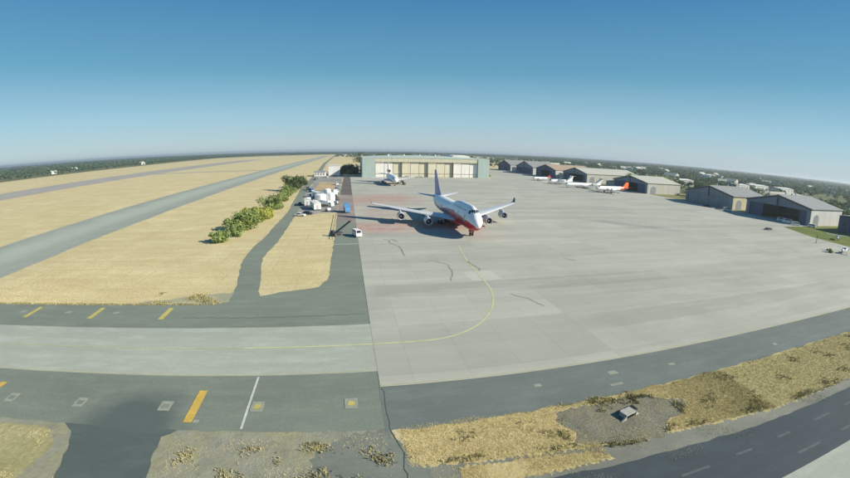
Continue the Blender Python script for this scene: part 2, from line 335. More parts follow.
# ------------------------------------------------------------------ mesh helpers
def link(name, me, parent=None):
    o = bpy.data.objects.new(name, me); COL.objects.link(o)
    if parent is not None: o.parent = parent
    return o
class MB:
    def __init__(s): s.v = []; s.f = []; s.fm = []
    def add(s, v, f, m=0):
        o = len(s.v); s.v += [tuple(p) for p in v]; s.f += [tuple(i + o for i in q) for q in f]; s.fm += [m] * len(f); return s
    def box(s, x0, x1, y0, y1, z0, z1, m=0):
        v = [(x, y, z) for z in (z0, z1) for y in (y0, y1) for x in (x0, x1)]
        return s.add(v, [(0, 2, 3, 1), (4, 5, 7, 6), (0, 1, 5, 4), (2, 6, 7, 3), (0, 4, 6, 2), (1, 3, 7, 5)], m)
    def prism(s, poly, axis, lo, hi, m=0):
        """poly: 2d points in the plane of the two other axes (in xyz order)"""
        def P(a, b, c): return {0: (c, a, b), 1: (a, c, b), 2: (a, b, c)}[axis]
        n = len(poly); v = [P(a, b, lo) for a, b in poly] + [P(a, b, hi) for a, b in poly]
        f = [tuple(range(n))[::-1], tuple(range(n, 2 * n))] + [(i, (i + 1) % n, n + (i + 1) % n, n + i) for i in range(n)]
        return s.add(v, f, m)
    def tube(s, a, b, r0, r1=None, n=8, m=0, cap=True):
        a, b = Vector(a), Vector(b); r1 = r0 if r1 is None else r1
        d = (b - a).normalized(); p = d.orthogonal().normalized(); q = d.cross(p)
        v = []
        for c, r in ((a, r0), (b, r1)):
            v += [c + (p * math.cos(2 * math.pi * i / n) + q * math.sin(2 * math.pi * i / n)) * r for i in range(n)]
        f = [(i, (i + 1) % n, n + (i + 1) % n, n + i) for i in range(n)]
        if cap: f += [tuple(range(n))[::-1], tuple(range(n, 2 * n))]
        return s.add(v, f, m)
    def lathe(s, prof, axis, org, n=16, m=0):
        """prof: (along, radius) list, around the axis through org"""
        org = Vector(org); v = []
        for a, r in prof:
            for i in range(n):
                c, q = math.cos(2 * math.pi * i / n) * r, math.sin(2 * math.pi * i / n) * r
                v.append(org + Vector({0: (a, c, q), 1: (c, a, q), 2: (c, q, a)}[axis]))
        f = [(k * n + i, k * n + (i + 1) % n, (k + 1) * n + (i + 1) % n, (k + 1) * n + i) for k in range(len(prof) - 1) for i in range(n)]
        return s.add(v, f, m)
    def build(s, name, mats, parent=None, smooth=False):
        me = bpy.data.meshes.new(name); me.from_pydata(s.v, [], s.f)
        for mm in ([mats] if isinstance(mats, str) else mats): me.materials.append(MATS[mm])
        if any(s.fm): me.polygons.foreach_set('material_index', s.fm)
        if smooth: me.polygons.foreach_set('use_smooth', [True] * len(me.polygons))
        me.update(); 
        return link(name, me, parent)
def recalc(o):
    import bmesh
    b = bmesh.new(); b.from_mesh(o.data); bmesh.ops.recalc_face_normals(b, faces=b.faces); b.to_mesh(o.data); b.free(); return o
def tag(o, label, cat, group=None):
    o['label'] = label; o['category'] = cat
    if group: o['group'] = group
    return o
def empty(name, loc, rz=0, label=None, cat=None, group=None):
    o = bpy.data.objects.new(name, None); COL.objects.link(o); o.location = loc; o.rotation_euler = (0, 0, rz); o.empty_display_size = 0.5
    if label: tag(o, label, cat, group)
    return o
def kind(o, k): o['kind'] = k; return o
def smooth_angle(o, deg=40):
    me = o.data; me.polygons.foreach_set('use_smooth', [True] * len(me.polygons))
    try: me.set_sharp_from_angle(angle=math.radians(deg))
    except Exception: pass
    return o

def rough_poly(pts, step=2.0, amp=0.35, keep=()):
    """subdivide the outline and push it about so that the edge is not a ruled line"""
    out = []; n = len(pts)
    for i in range(n):
        a, b = Vector(pts[i]), Vector(pts[(i + 1) % n]); L = (b - a).length; k = max(1, int(L / step))
        nr = Vector((-(b - a).y, (b - a).x)) / max(L, 1e-6)
        for j in range(k):
            p = a.lerp(b, j / k)
            if i not in keep: p = p + nr * random.uniform(-amp, amp)
            out.append((p.x, p.y))
    return out
def sheet(name, pts, z, mat, parent=None, structure=True):
    me = bpy.data.meshes.new(name); me.from_pydata([(x, y, z) for x, y in pts], [], [tuple(range(len(pts)))]); me.update()
    if me.polygons[0].normal.z < 0: me.flip_normals()
    me.materials.append(MATS[mat])
    o = link(name, me, parent)
    if structure and parent is None: o['kind'] = 'structure'
    return o
def strip_line(name, pts, wdt, z, mat, parent):
    """a painted line of the given width along a polyline"""
    v = []; f = []
    for i, p in enumerate(pts):
        a = Vector(pts[max(0, i - 1)]); b = Vector(pts[min(len(pts) - 1, i + 1)]); d = (b - a).normalized(); n = Vector((-d.y, d.x)) * wdt / 2
        v += [(p[0] + n.x, p[1] + n.y, z), (p[0] - n.x, p[1] - n.y, z)]
        if i: f.append((2 * i - 2, 2 * i - 1, 2 * i + 1, 2 * i))
    me = bpy.data.meshes.new(name); me.from_pydata(v, [], f); me.update()
    if me.polygons[0].normal.z < 0: me.flip_normals()
    me.materials.append(MATS[mat]); return link(name, me, parent)
def spline(pts, k=10):
    out = []; n = len(pts)
    for i in range(n - 1):
        p0, p1, p2, p3 = (Vector(pts[max(0, i - 1)]), Vector(pts[i]), Vector(pts[i + 1]), Vector(pts[min(n - 1, i + 2)]))
        for j in range(k):
            u = j / k
            q = 0.5 * ((2 * p1) + (p2 - p0) * u + (2 * p0 - 5 * p1 + 4 * p2 - p3) * u * u + (3 * p1 - p0 - 3 * p2 + p3) * u ** 3)
            out.append(tuple(q))
    out.append(tuple(pts[-1])); return out

# ------------------------------------------------------------------ ground and pavements
G = 13000
gm = MB()
N = 26
gx = [-G + 2 * G * i / N for i in range(N + 1)]
gm.v = [(x, y, 0.0) for y in gx for x in gx]
gm.f = [(j * (N + 1) + i, j * (N + 1) + i + 1, (j + 1) * (N + 1) + i + 1, (j + 1) * (N + 1) + i) for j in range(N) for i in range(N)]; gm.fm = [0] * len(gm.f)
kind(gm.build('ground', 'dry_grass'), 'structure')
Z1, Z2, Z3, Z4, Z5 = 0.03, 0.05, 0.07, 0.09, 0.11
sheet('terrain', [(300, -3000), (9000, -3000), (9000, 12000), (-9000, 12000), (-9000, 2950), (-560, 2950), (-560, 2300), (-600, 1000), (-600, -3000), (-9000, -3000), (-9000, -9000), (9000, -9000)][:3] +
      [(-9000, 12000), (-9000, -3000), (-640, -3000), (-640, 1200), (-720, 2300), (-200, 3000), (900, 3000), (700, 1400), (420, 900), (330, 700), (305, 400), (300, 136)], 0.02, 'suburb_ground')
rw = sheet('runway', rough_poly([(-92.5, -900), (-92.5, 2300), (-128, 2300), (-128, -900)], 6, 0.35), Z1, 'asphalt_runway')
strip_line('runway_edge_line', [(-95.5, -900), (-95.5, 2300)], 0.5, Z2, 'patch_pale', rw)
strip_line('runway_edge_line', [(-125, -900), (-125, 2300)], 0.5, Z2, 'patch_pale', rw)
sheet('far_runway', rough_poly([(-300, -900), (-300, 1500), (-372, 1500), (-372, -900)], 8, 0.6), Z1, 'far_runway_concrete')
sheet('cross_taxiway', rough_poly([(-300, 640), (-128, 640), (-128, 618), (-300, 618)], 6, 0.4), Z1 + .006, 'far_runway_concrete')

shN = sheet('taxiway_shoulder', rough_poly([(-92, 62.0), (3.3, 62.0), (3.3, 120), (3.3, 158), (-4.4, 161), (-4.4, 88), (-6.6, 82), (-10.2, 80.4), (-14.1, 79.2), (-17.5, 77.5), (-23, 74.5), (-27, 72.9), (-92, 72.9)], 1.5, 0.22, keep=(0, 1, 2, 3)), Z1, 'asphalt_shoulder')
shS = sheet('taxiway_shoulder', rough_poly([(-92, 35.9), (-32, 35.9), (-20.5, 35.7), (3.2, 35.0), (3.2, 47.0), (-92, 47.0)], 1.5, 0.18, keep=(3, 4, 5)), Z1, 'asphalt_sealed')
tw = sheet('taxiway', [(-92, 46.9), (3.25, 46.9), (3.25, 62.1), (-92, 62.1)], Z2, 'taxi_concrete')
ap = sheet('apron', [(3.2, 43.1), (210, 43.1), (214, 70), (208, 86), (212, 112), (226, 136.5), (256, 136.5), (256.2, 300), (257, 640), (214, 655), (205, 575), (166, 446), (3.2, 446)], Z3, 'apron_concrete')
rs = sheet('apron_shoulder', rough_poly([(3.0, 34.6), (30, 35.2), (250, 35.0), (250, 43.2), (3.0, 43.2)], 1.5, 0.25, keep=(2, 3, 4)), Z1 + 0.008, 'asphalt_blue')
# dark new access road joining from below
ar = sheet('access_road', rough_poly([(-30.2, 10), (-29.2, 27.4), (-30.4, 31.5), (-31.6, 34.6), (-34.0, 36.3), (-18.6, 36.3), (-20.6, 34.4), (-20.4, 31), (-19.6, 27), (-19, 10)], 0.8, 0.14), .0275, 'asphalt_dark')
sheet('gravel_verge', rough_poly([(-34.6, 10), (-33.4, 27), (-32.4, 32), (-35, 35), (-92, 34.3), (-92, 36.2), (-33, 36.2), (-29.5, 33), (-28.5, 10)], 0.3, 0.35), 0.022, 'verge_mix')
sheet('grass_patch', rough_poly([(-92, -20), (-92, 35.2), (-33, 35.2), (-30, 30), (-30, -20)], 2, .3), 0.012, 'dry_grass_dull')
sheet('gravel_verge', rough_poly([(-21.5, 10), (-21, 34), (-19.0, 36.2), (3.6, 35.6), (5.2, 30), (6.0, 10)], 0.7, 0.4), 0.022, 'verge_mix')
sheet('gravel_verge', rough_poly([(-19.6, 10), (-19.8, 33.6), (-15, 34.4), (-9.5, 33.2), (-6.5, 31.0), (-6.8, 10)], 0.6, 0.5), 0.026, 'verge_mix')
sheet('gravel_verge', rough_poly([(-23, 72.6), (-23.6, 80), (-27, 79), (-31, 77.5), (-36, 76.2), (-41, 74.6), (-44, 72.6)], 1.0, 0.45), 0.026, 'gravel')
def HK(a): return 1 + .10 * np.sin(3 * a + .8) + .08 * np.sin(5 * a + 2.0) + .05 * np.sin(9 * a)
sheet('worn_pavement', rough_poly([(-5.6, 10), (-5.2, 27), (-4.4, 31.5), (-1.5, 34.2), (3.2, 34.9), (4.2, 33), (4.9, 29.5), (6.5, 28.2), (7.5, 10)], 0.6, 0.45), 0.029, 'worn_pavement')
# near dry-grass strip, its gravel hollow, gravel shoulder and the perimeter road
sheet('grass_strip', rough_poly([(4.4, 34.8), (30, 35.4), (250, 35.2), (250, 24.0), (50, 24.6), (36, 26.2), (19, 27.8), (10, 28.6), (5.6, 29.0)], 0.3, 0.32), 0.024, 'dry_grass_near')
sheet('gravel_verge', rough_poly([(6, 29.5), (19, 28.2), (36, 26.6), (50, 25.0), (250, 24.4), (250, 15), (6, 15)], 0.7, 0.4), 0.021, 'gravel_road')
sheet('grass_strip', rough_poly([(9, 28.2), (16, 27.9), (22.5, 26.9), (24.3, 25.4), (19, 25.2), (13, 25.6), (9, 26.6)], 0.25, 0.3), 0.028, 'dry_grass_near')
gp = sheet('gravel_hollow', rough_poly([(29.3 + 8.3 * HK(i * math.pi / 20) * math.cos(i * math.pi / 20), 30.6 + 4.0 * HK(i * math.pi / 20) * math.sin(i * math.pi / 20)) for i in range(40)], 0.5, 0.3), 0.03, 'gravel_hollow')
pr = sheet('perimeter_road', rough_poly([(14, 24.9), (28, 24.1), (50, 23.0), (250, 22.4), (250, 15.6), (14, 15.6)], 1.5, 0.15), Z1 + 0.012, 'asphalt_perimeter')
for yy, x0 in ((20.6, 29), (17.6, 44)):
    xx = x0
    while xx < 110:
        L_ = random.uniform(2.5, 4.5); strip_line('painted_dash', [(xx, yy), (xx + L_, yy - 0.08)], 0.3, Z2 + 0.01, 'dash_worn', pr); xx += L_ + random.uniform(3.5, 6)
sheet('parking_pad', [(14, 15.9), (250, 15.9), (250, -40), (14, -40)], Z2, 'taxi_concrete')
# service road, yard, sand
sheet('service_road', rough_poly([(-23.3, 72.5), (-24.3, 84.6), (-28, 103.4), (-28.6, 118), (-27.8, 133), (-27.9, 190), (-34.2, 298), (-40, 548), (-52, 900), (-70, 2200), (-62, 2200), (-45, 900), (-33.5, 548), (-28.9, 297), (-23, 186), (-22.1, 130), (-23.0, 107), (-20, 88), (-17.2, 72.5)], 2.5, 0.22), Z1 + 0.009, 'asphalt_shoulder')
sheet('yard', rough_poly([(-25.5, 192), (-20, 176), (-13, 184), (-4.3, 186), (-4.3, 330), (-9, 345), (-28, 345), (-30, 298)], 2.5, 0.7), 0.026, 'yard')
sheet('yard', rough_poly([(-36, 345), (-4.3, 345), (-4.3, 560), (-36, 560)], 5, 1), 0.0235, 'yard')
sheet('sand_pad', rough_poly([(-24, 296), (-10, 296), (-8.5, 360), (-24, 370)], 3, 0.8), 0.032, 'sand')
sheet('lawn', rough_poly([(206, 84), (211, 112), (225, 137), (254, 137), (325, 137), (325, 70), (206, 70)], 3, 0.8), Z1 + 0.016, 'lawn')
sheet('lawn', rough_poly([(255, 185), (330, 185), (330, 400), (255, 400)], 4, .8), Z1 + .018, 'lawn_dry')
sheet('lawn', rough_poly([(166, 450), (200, 560), (212, 640), (180, 660), (140, 520), (160, 515)], 4, 1), Z1 + 0.016, 'lawn')

sheet('stained_pad', rough_poly([(-4.5, 161), (3.3, 158), (3.3, 258), (-4.6, 262)], 2.5, .3, keep=(1,)), Z1 + .004, 'yard_stained')
sheet('asphalt_strip', rough_poly([(-4.6, 262), (3.3, 258), (3.3, 440), (-3.4, 440)], 3, .35, keep=(1,)), Z1 + .008, 'strip_brown')
# ---- painted markings (parts of the pavement they lie on)
strip_line('centre_line', [(-92, 54.8), (-16.0, 54.8)], 0.3, Z3, 'paint_faded_yellow', tw)
strip_line('centre_line', [(-15.9, 54.8), (3.2, 54.8)], 0.33, Z3, 'paint_green_yellow', tw)
strip_line('centre_line', spline([(3.4, 54.8), (11.8, 54.9), (16.9, 56.4), (21.9, 60.3), (26.2, 67.0), (28.7, 74.5), (29.6, 82.3), (30.0, 92), (31.2, 104), (33, 116)], 8), 0.33, Z4, 'paint_green_yellow', ap)
strip_line('edge_line', [(-92, 47.2), (3.0, 47.2)], 0.22, Z3, 'paint_faded_yellow', tw)
strip_line('edge_line', [(3.4, 43.45), (200, 43.45)], 0.22, Z4, 'paint_faded_yellow', ap)
strip_line('white_bar', [(-12.25, 35.9), (-12.25, 46.6)], 0.28, Z2, 'paint_white', shS)
for x0 in (-18.6, -48.5): strip_line('yellow_bar', [(x0, 37.0), (x0, 43.4)], 1.05, Z3, 'paint_orange', shS)
for x0 in (-34.0, -48.6, -63.5): strip_line('yellow_bar', [(x0, 65.9), (x0, 71.3)], 1.0, Z2, 'paint_yellow', shN)
for i, x0 in enumerate((-55.5, -44.3, -33.8, -22.3, -11.2, -0.4)):
    sheet('light_pad', rough_poly([(x0 - 0.75, 39.0), (x0 + 0.75, 39.0), (x0 + 0.75, 41.0), (x0 - 0.75, 41.0)], 0.5, 0.05), Z3, 'patch_pale', shS)
    if i in (1, 2, 3): sheet('light_pad_centre', [(x0 - 0.45, 39.6), (x0 + 0.45, 39.6), (x0 + 0.45, 40.4), (x0 - 0.45, 40.4)], Z4, 'asphalt_shoulder', shS)
    else: sheet('light_pad_centre', [(x0 - 0.45, 39.6), (x0 + 0.35, 39.5), (x0 + 0.45, 40.3), (x0 - 0.3, 40.5)], Z4, 'paint_yellow', shS)
for x0 in (-77, -66, -55, -44.4): sheet('light_pad', rough_poly([(x0 - 0.7, 68.2), (x0 + 0.7, 68.2), (x0 + 0.7, 69.4), (x0 - 0.7, 69.4)], 0.5, 0.05), Z2, 'patch_pale', shN)
sheet('light_pad', [(-18.0, 36.9), (-17.3, 36.9), (-17.3, 37.5), (-18.0, 37.5)], Z3, 'patch_pale', shS)
for x0, y0, a, b in ((34.0, 39.4, 1.5, 0.9), (32.8, 36.9, 2.0, 0.5), (44.2, 38.8, 1.2, 0.6), (68.0, 37.4, 1.0, 0.7), (22.5, 39.5, 1.0, 0.6)):
    sheet('light_pad', rough_poly([(x0 - a / 2, y0), (x0 + a / 2, y0), (x0 + a / 2, y0 + b), (x0 - a / 2, y0 + b)], 0.4, 0.06), Z2 + 0.01, 'patch_pale', rs)
strip_line('white_bar', [(-4.2, 121.2), (3.1, 121.3)], 0.45, Z2, 'paint_white', shN)
strip_line('white_bar', [(3.4, 121.3), (11.5, 121.7)], 0.40, Z4, 'paint_white', ap)
plain('crack_dark', (0.07, 0.08, 0.07), 0.85, 0.2, 0.2, 1.0)
def crack(pts, wdt, par, z, mat='crack_seal'):
    p = []
    for a, b in zip(pts[:-1], pts[1:]):
        k = max(2, int((Vector(b) - Vector(a)).length / 0.9))
        for j in range(k):
            q = Vector(a).lerp(Vector(b), j / k); p.append((q.x + random.uniform(-.25, .25), q.y + random.uniform(-.25, .25)))
    p.append(pts[-1]); strip_line('crack_seal', p, wdt, z, mat, par)
crack([(11.5, 126.2), (13.2, 124.0), (12.4, 121.5), (15.0, 116.5), (15.2, 105.5)], 0.32, ap, Z4)
crack([(13.5, 126.5), (15.5, 122.8)], 0.5, ap, Z4)
crack([(19.0, 98.5), (21.5, 100.0), (24.6, 95.3), (24.0, 89), (22.2, 82.5)], 0.22, ap, Z4)
crack([(30.2, 97.5), (31.4, 91), (31.0, 89.3)], 0.3, ap, Z4)
crack([(32, 72.5), (34.5, 69.0), (36, 65)], 0.2, ap, Z4)
crack([(58, 97), (60.5, 94)], 0.35, ap, Z4)
crack([(3.35, 43), (3.5, 39), (3.3, 35.2), (4.3, 31), (4.0, 26)], 0.09, rs, Z2, 'crack_dark')
crack([(-30, 66.5), (-10, 66.2), (2.5, 66.8)], 0.1, shN, Z2, 'crack_dark')

# ------------------------------------------------------------------ dry grass tufts and weeds (nobody could count them)
def tufts(name, regions, mat, blade_h, blade_w, n_bl=3):
    V = []; Fc = []
    for (poly_f, bbox, n) in regions:
        x = NPR.uniform(bbox[0], bbox[1], n); y = NPR.uniform(bbox[2], bbox[3], n)
        ok = poly_f(x, y); x, y = x[ok], y[ok]
        for k in range(n_bl):
            a = NPR.uniform(0, 2 * np.pi, len(x)); h = blade_h * NPR.uniform(0.4, 1.2, len(x)); wd = blade_w * NPR.uniform(0.5, 1.3, len(x))
            l = h * NPR.uniform(0.2, 0.9, len(x)); b = NPR.uniform(0, 2 * np.pi, len(x))
            ox, oy = NPR.normal(0, .1, len(x)), NPR.normal(0, .1, len(x))
            p0 = np.stack([x + ox - np.cos(a) * wd, y + oy - np.sin(a) * wd, np.full(len(x), 0.0)], 1)
            p1 = np.stack([x + ox + np.cos(a) * wd, y + oy + np.sin(a) * wd, np.full(len(x), 0.0)], 1)
            p2 = np.stack([x + ox + np.cos(b) * l, y + oy + np.sin(b) * l, h], 1)
            V.append(np.stack([p0, p1, p2], 1).reshape(-1, 3))
    V = np.concatenate(V); me = mesh_np(name, V, 3, mat); return kind(link(name, me), 'stuff')
def mesh_np(name, V, k, mat):
    n = len(V) // k; me = bpy.data.meshes.new(name)
    me.vertices.add(len(V)); me.vertices.foreach_set('co', V.astype(np.float32).ravel())
    me.loops.add(len(V)); me.loops.foreach_set('vertex_index', np.arange(len(V), dtype=np.int32))
    me.polygons.add(n); me.polygons.foreach_set('loop_start', np.arange(0, len(V), k, dtype=np.int32)); me.polygons.foreach_set('loop_total', np.full(n, k, dtype=np.int32))
    me.materials.append(MATS[mat]); me.update(); return me
t = NT('straw_blade', 0.95, 0.1)
w = t.co(world=True)
col = t.ramp(t.noise(w, 0.9, 5, 0.7), [(0.3, (0.60, 0.50, 0.25)), (0.7, (0.84, 0.74, 0.44))])
col = t.mix(t.ramp(t.noise(w, 0.16, 4, 0.6), [(0.5, 0.0), (0.72, 0.55)]), col, (0.50, 0.46, 0.22))
col = t.mix(t.ramp(t.noise(t.co(scale=(.05, .5, 1), world=True), 1, 4, 0.6), [(0.5, 0.0), (0.7, 0.45)]), col, (0.52, 0.40, 0.20))
col = t.mix(t.math('MULTIPLY', t.band(t.math('ADD', t.sep(w)[0], t.math('MULTIPLY', t.noise(w, 0.12, 5), 14.0)), 38, 400, 16), 0.9), col, (0.36, 0.31, 0.14))
t.color(col)
plain('field_blade', (0.60, 0.50, 0.27), 0.95, 0.1, 0.15, 0.1)
plain('weed_blade', (0.36, 0.32, 0.16), 0.9, 0.1, 0.35, 0.4)
hollow = lambda x, y: np.hypot((x - 29.3) / 8.3, (y - 30.6) / 4.0) > HK(np.arctan2((y - 30.6) / 4.0, (x - 29.3) / 8.3)) * (0.94 + .10 * NPR.uniform(0, 1, len(x)))
clump = lambda x, y, s, th: (np.sin(x * s + 1.3 * np.sin(y * s * .7)) + np.sin(y * s * 1.31 + 2 * np.sin(x * s * .43)) + NPR.normal(0, .5, len(x))) > th
strip = lambda x, y: (y < 35.1 + .35 * np.sin(x * .9) * np.sin(x * .37) + NPR.normal(0, .12, len(x))) & (y > np.interp(x, [4, 10, 19, 36, 50, 70, 250], [29, 28.7, 27.9, 26.4, 24.8, 24.3, 24.2])) & (x > 4.6) & hollow(x, y)
tufts('dry_grass_tufts', [(strip, (4.5, 130, 24, 35.9), 70000), (lambda x, y: strip(x, y) & (x < 50), (4.5, 50, 24, 35.9), 42000), (lambda x, y: clump(x, y, .6, .3), (-19, 3, 20, 34.2), 6000), (lambda x, y: (x > 6) & clump(x, y, .7, .8), (6, 60, 22.5, 29), 9000),
      (lambda x, y: (x > 9) & (x < 24) & (y > 25.3) & (y < 28.0) & clump(x, y, .9, -.4), (9, 24, 25, 28), 7000),
      (lambda x, y: (x < -33.8) & clump(x, y, .5, .6), (-60, -33.8, 20, 34.4), 7000),
      ], 'straw_blade', 0.14, 0.018, 4)
tufts('dry_grass_tufts', [(lambda x, y: NPR.uniform(0, 1, len(x)) < np.exp(-(y - 73) / 16.0), (-85, -29, 73.2, 140), 60000), (lambda x, y: (x > -19.0 - (y - 88) * .12) & (y > 83) & (NPR.uniform(0, 1, len(x)) < np.exp(-(y - 80) / 25.0)), (-22.5, -5, 83, 178), 16000)], 'field_blade', 0.10, 0.025)
tufts('dry_weeds', [(lambda x, y: strip(x, y) & (clump(x, y, .8, 1.85) | ((np.abs(y - np.interp(x, [4, 10, 19, 36, 50, 70, 250], [29.4, 29, 28.2, 26.9, 25.3, 24.8, 24.7])) < .5) & clump(x, y, .7, .3))), (4.5, 120, 24, 35.2), 22000),
      (lambda x, y: clump(x, y, 1.1, 1.1), (-8, 3.5, 24, 33.5), 2600), (lambda x, y: clump(x, y, 1.0, 1.2), (-18, -8, 24, 33), 1500),
      (lambda x, y: ((((x - 29.3) / 8.0) ** 2 + ((y - 30.5) / 3.9) ** 2 - 1.04) ** 2 < .02) & (clump(x, y, 1.0, .4)), (20, 38, 26, 35), 6000),
      (lambda x, y: (y > 32.5) & clump(x, y, 1.0, .5), (27, 33, 32.4, 35.2), 800),
      (lambda x, y: clump(x, y, .6, 1.0), (-40, -24, 73, 80), 2600), (lambda x, y: (np.abs(y - 73.1) < .4), (-92, -26, 72.6, 73.6), 1500),
      (lambda x, y: clump(x, y, .5, 1.3), (-60, -34.5, 20, 33), 2500)], 'weed_blade', 0.34, 0.07)

# concrete drain inlet in the gravel hollow
dr = empty('drain_inlet', (30.0, 31.0, 0.03), 0.25, 'pale concrete drain inlet with dark openings in the grey gravel hollow', 'drain')
m = MB(); m.box(-0.95, 0.75, -0.55, 0.55, 0.42, 0.58); recalc(m.build('lid_slab', 'concrete', dr))
for a in (-0.95, 0.6): m = MB(); m.box(a, a + 0.15, -0.5, 0.5, -0.05, 0.42); recalc(m.build('side_wall', 'concrete', dr))
m = MB(); m.box(-0.8, 0.6, 0.35, 0.5, -0.05, 0.42); recalc(m.build('back_wall', 'concrete', dr))
m = MB(); m.box(-0.8, 0.6, -0.5, 0.35, -0.04, 0.02); recalc(m.build('dark_floor', 'black', dr))
m = MB(); m.prism([(-1.9, -0.05), (-0.95, -0.05), (-0.95, 0.5)], 1, -0.62, -0.45); recalc(m.build('wing_wall', 'concrete', dr))
m = MB(); m.prism([(0.75, -0.05), (1.5, -0.05), (0.75, 0.5)], 1, -0.62, -0.45); recalc(m.build('wing_wall', 'concrete', dr))
m = MB()
for i in range(7): m.box(1.0 + i * .12, 1.06 + i * .12, 0.0, 0.9, 0.05, 0.25)
m.box(0.95, 1.8, -0.05, 0.0, 0.0, 0.3); recalc(m.build('grate', 'dark_metal', dr))

# ------------------------------------------------------------------ aircraft
def lerp_stations(st, n):
    st = np.array(st, float); y = st[:, 0]
    u = np.linspace(0, 1, n); yy = y[0] + (y[-1] - y[0]) * (0.5 - 0.5 * np.cos(np.pi * u)) * 0.6 + (y[-1] - y[0]) * u * 0.4
    out = [yy]
    h = np.diff(y)
    for c in range(1, st.shape[1]):                     # monotone cubic
        v = st[:, c]; d = np.diff(v) / h; mm = np.zeros(len(v)); mm[0], mm[-1] = d[0], d[-1]
        for i in range(1, len(v) - 1): mm[i] = 0 if d[i - 1] * d[i] <= 0 else 2 * d[i - 1] * d[i] / (d[i - 1] + d[i])
        k = np.clip(np.searchsorted(y, yy) - 1, 0, len(y) - 2); q = (yy - y[k]) / h[k]
        out.append((2 * q**3 - 3 * q**2 + 1) * v[k] + (q**3 - 2 * q**2 + q) * h[k] * mm[k] + (-2 * q**3 + 3 * q**2) * v[k + 1] + (q**3 - q**2) * h[k] * mm[k + 1])
    return np.array(out).T
def fuselage(root, st, mat, n=72, seg=32, hump=0.0):
    """st: (y, ztop, zbot, zmid, halfwidth)"""
    m = MB(); rows = lerp_stations(st, n); v = []
    for y, zt, zb, zm, hw in rows:
        for i in range(seg):
            a = 2 * math.pi * i / seg; c, s = math.cos(a), math.sin(a)
            k = 1.0
            if hump and s > 0: k = 1 - hump * max(0, (zt - zm) - hw) * s * s * 0.25
            v.append((hw * c * k, y, zm + s * ((zt - zm) if s > 0 else (zm - zb))))
    f = [(r * seg + i, (r + 1) * seg + i, (r + 1) * seg + (i + 1) % seg, r * seg + (i + 1) % seg) for r in range(n - 1) for i in range(seg)]
    f += [tuple(range(seg)), tuple(range((n - 1) * seg, n * seg))[::-1]]
    m.add(v, f); o = recalc(m.build('fuselage', mat, root)); smooth_angle(o, 60); return o
def surface(name, secs, mat, parent, vertical=False, smooth=True):
    """secs: (span, yLE, chord, height, thickness); airfoil loft, vertical puts the span in z"""
    prof = [(0, 0), (0.03, .35), (0.12, .75), (0.32, 1), (0.6, .72), (0.85, .28), (1, .03), (0.85, -.14), (0.6, -.4), (0.32, -.6), (0.12, -.5), (0.03, -.27)]
    m = MB(); v = []
    for s, yl, c, h, th in secs:
        for px, pz in prof:
            if vertical: v.append((0.55 * th * (pz if abs(pz) > .1 else pz), yl + px * c, s))
            else: v.append((s, yl + px * c, h + 0.55 * th * pz))
    n = len(prof)
    f = [(r * n + i, r * n + (i + 1) % n, (r + 1) * n + (i + 1) % n, (r + 1) * n + i) for r in range(len(secs) - 1) for i in range(n)]
    f += [tuple(range(n)), tuple(range((len(secs) - 1) * n, len(secs) * n))[::-1]]
    m.add(v, f); o = recalc(m.build(name, mat, parent)); smooth_angle(o, 50); return o
def jet_engine(root, x, y, z, r, L, mat, pylon=None, lip='metal', core=True):
    """inlet at y, exhaust towards +y"""
    m = MB(); m.lathe([(0.9 * r, r * .80), (0.3 * r, r * .82), (0.05, r * .86), (0, r * .92), (0.06, r * .97), (0.4 * r, r * 1.06), (L * .35, r * 1.1), (L * .7, r * .98), (L * .8, r * .88), (L * .79, r * .80)], 1, (x, y, z), 20)
    e = smooth_angle(recalc(m.build('engine', mat, root)), 50)
    m = MB(); m.lathe([(0.72 * r, 0.001), (0.72 * r, r * .82)], 1, (x, y, z), 20); m.build('fan', 'black', e)
    m = MB(); m.lathe([(0.3 * r, .001), (0.42 * r, r * .12), (0.70 * r, r * .26)], 1, (x, y, z), 12); smooth_angle(m.build('spinner', 'grey_paint', e), 60)
    m = MB(); m.lathe([(-0.01, r * .905), (-0.02, r * .93), (0.05, r * .985), (0.25 * r, r * 1.045)], 1, (x, y, z), 20); smooth_angle(m.build('inlet_lip', lip, e), 60)
    if core:
        m = MB(); m.lathe([(L * .6, r * .7), (L * .8, r * .62), (L * .95, r * .42), (L * 1.1, .02)], 1, (x, y, z), 14); smooth_angle(recalc(m.build('exhaust_cone', 'dark_metal', e)), 60)
    if pylon:
        m = MB(); y0, y1, zt = pylon; m.prism([(y + L * .18, z + r * .95), (y + L * .85, z + r * .7), (y1, zt), (y0, zt + .1), (y + L * .4, z + r * 1.45)], 0, x - .18, x + .18); recalc(m.build('pylon', mat, e))
    return e
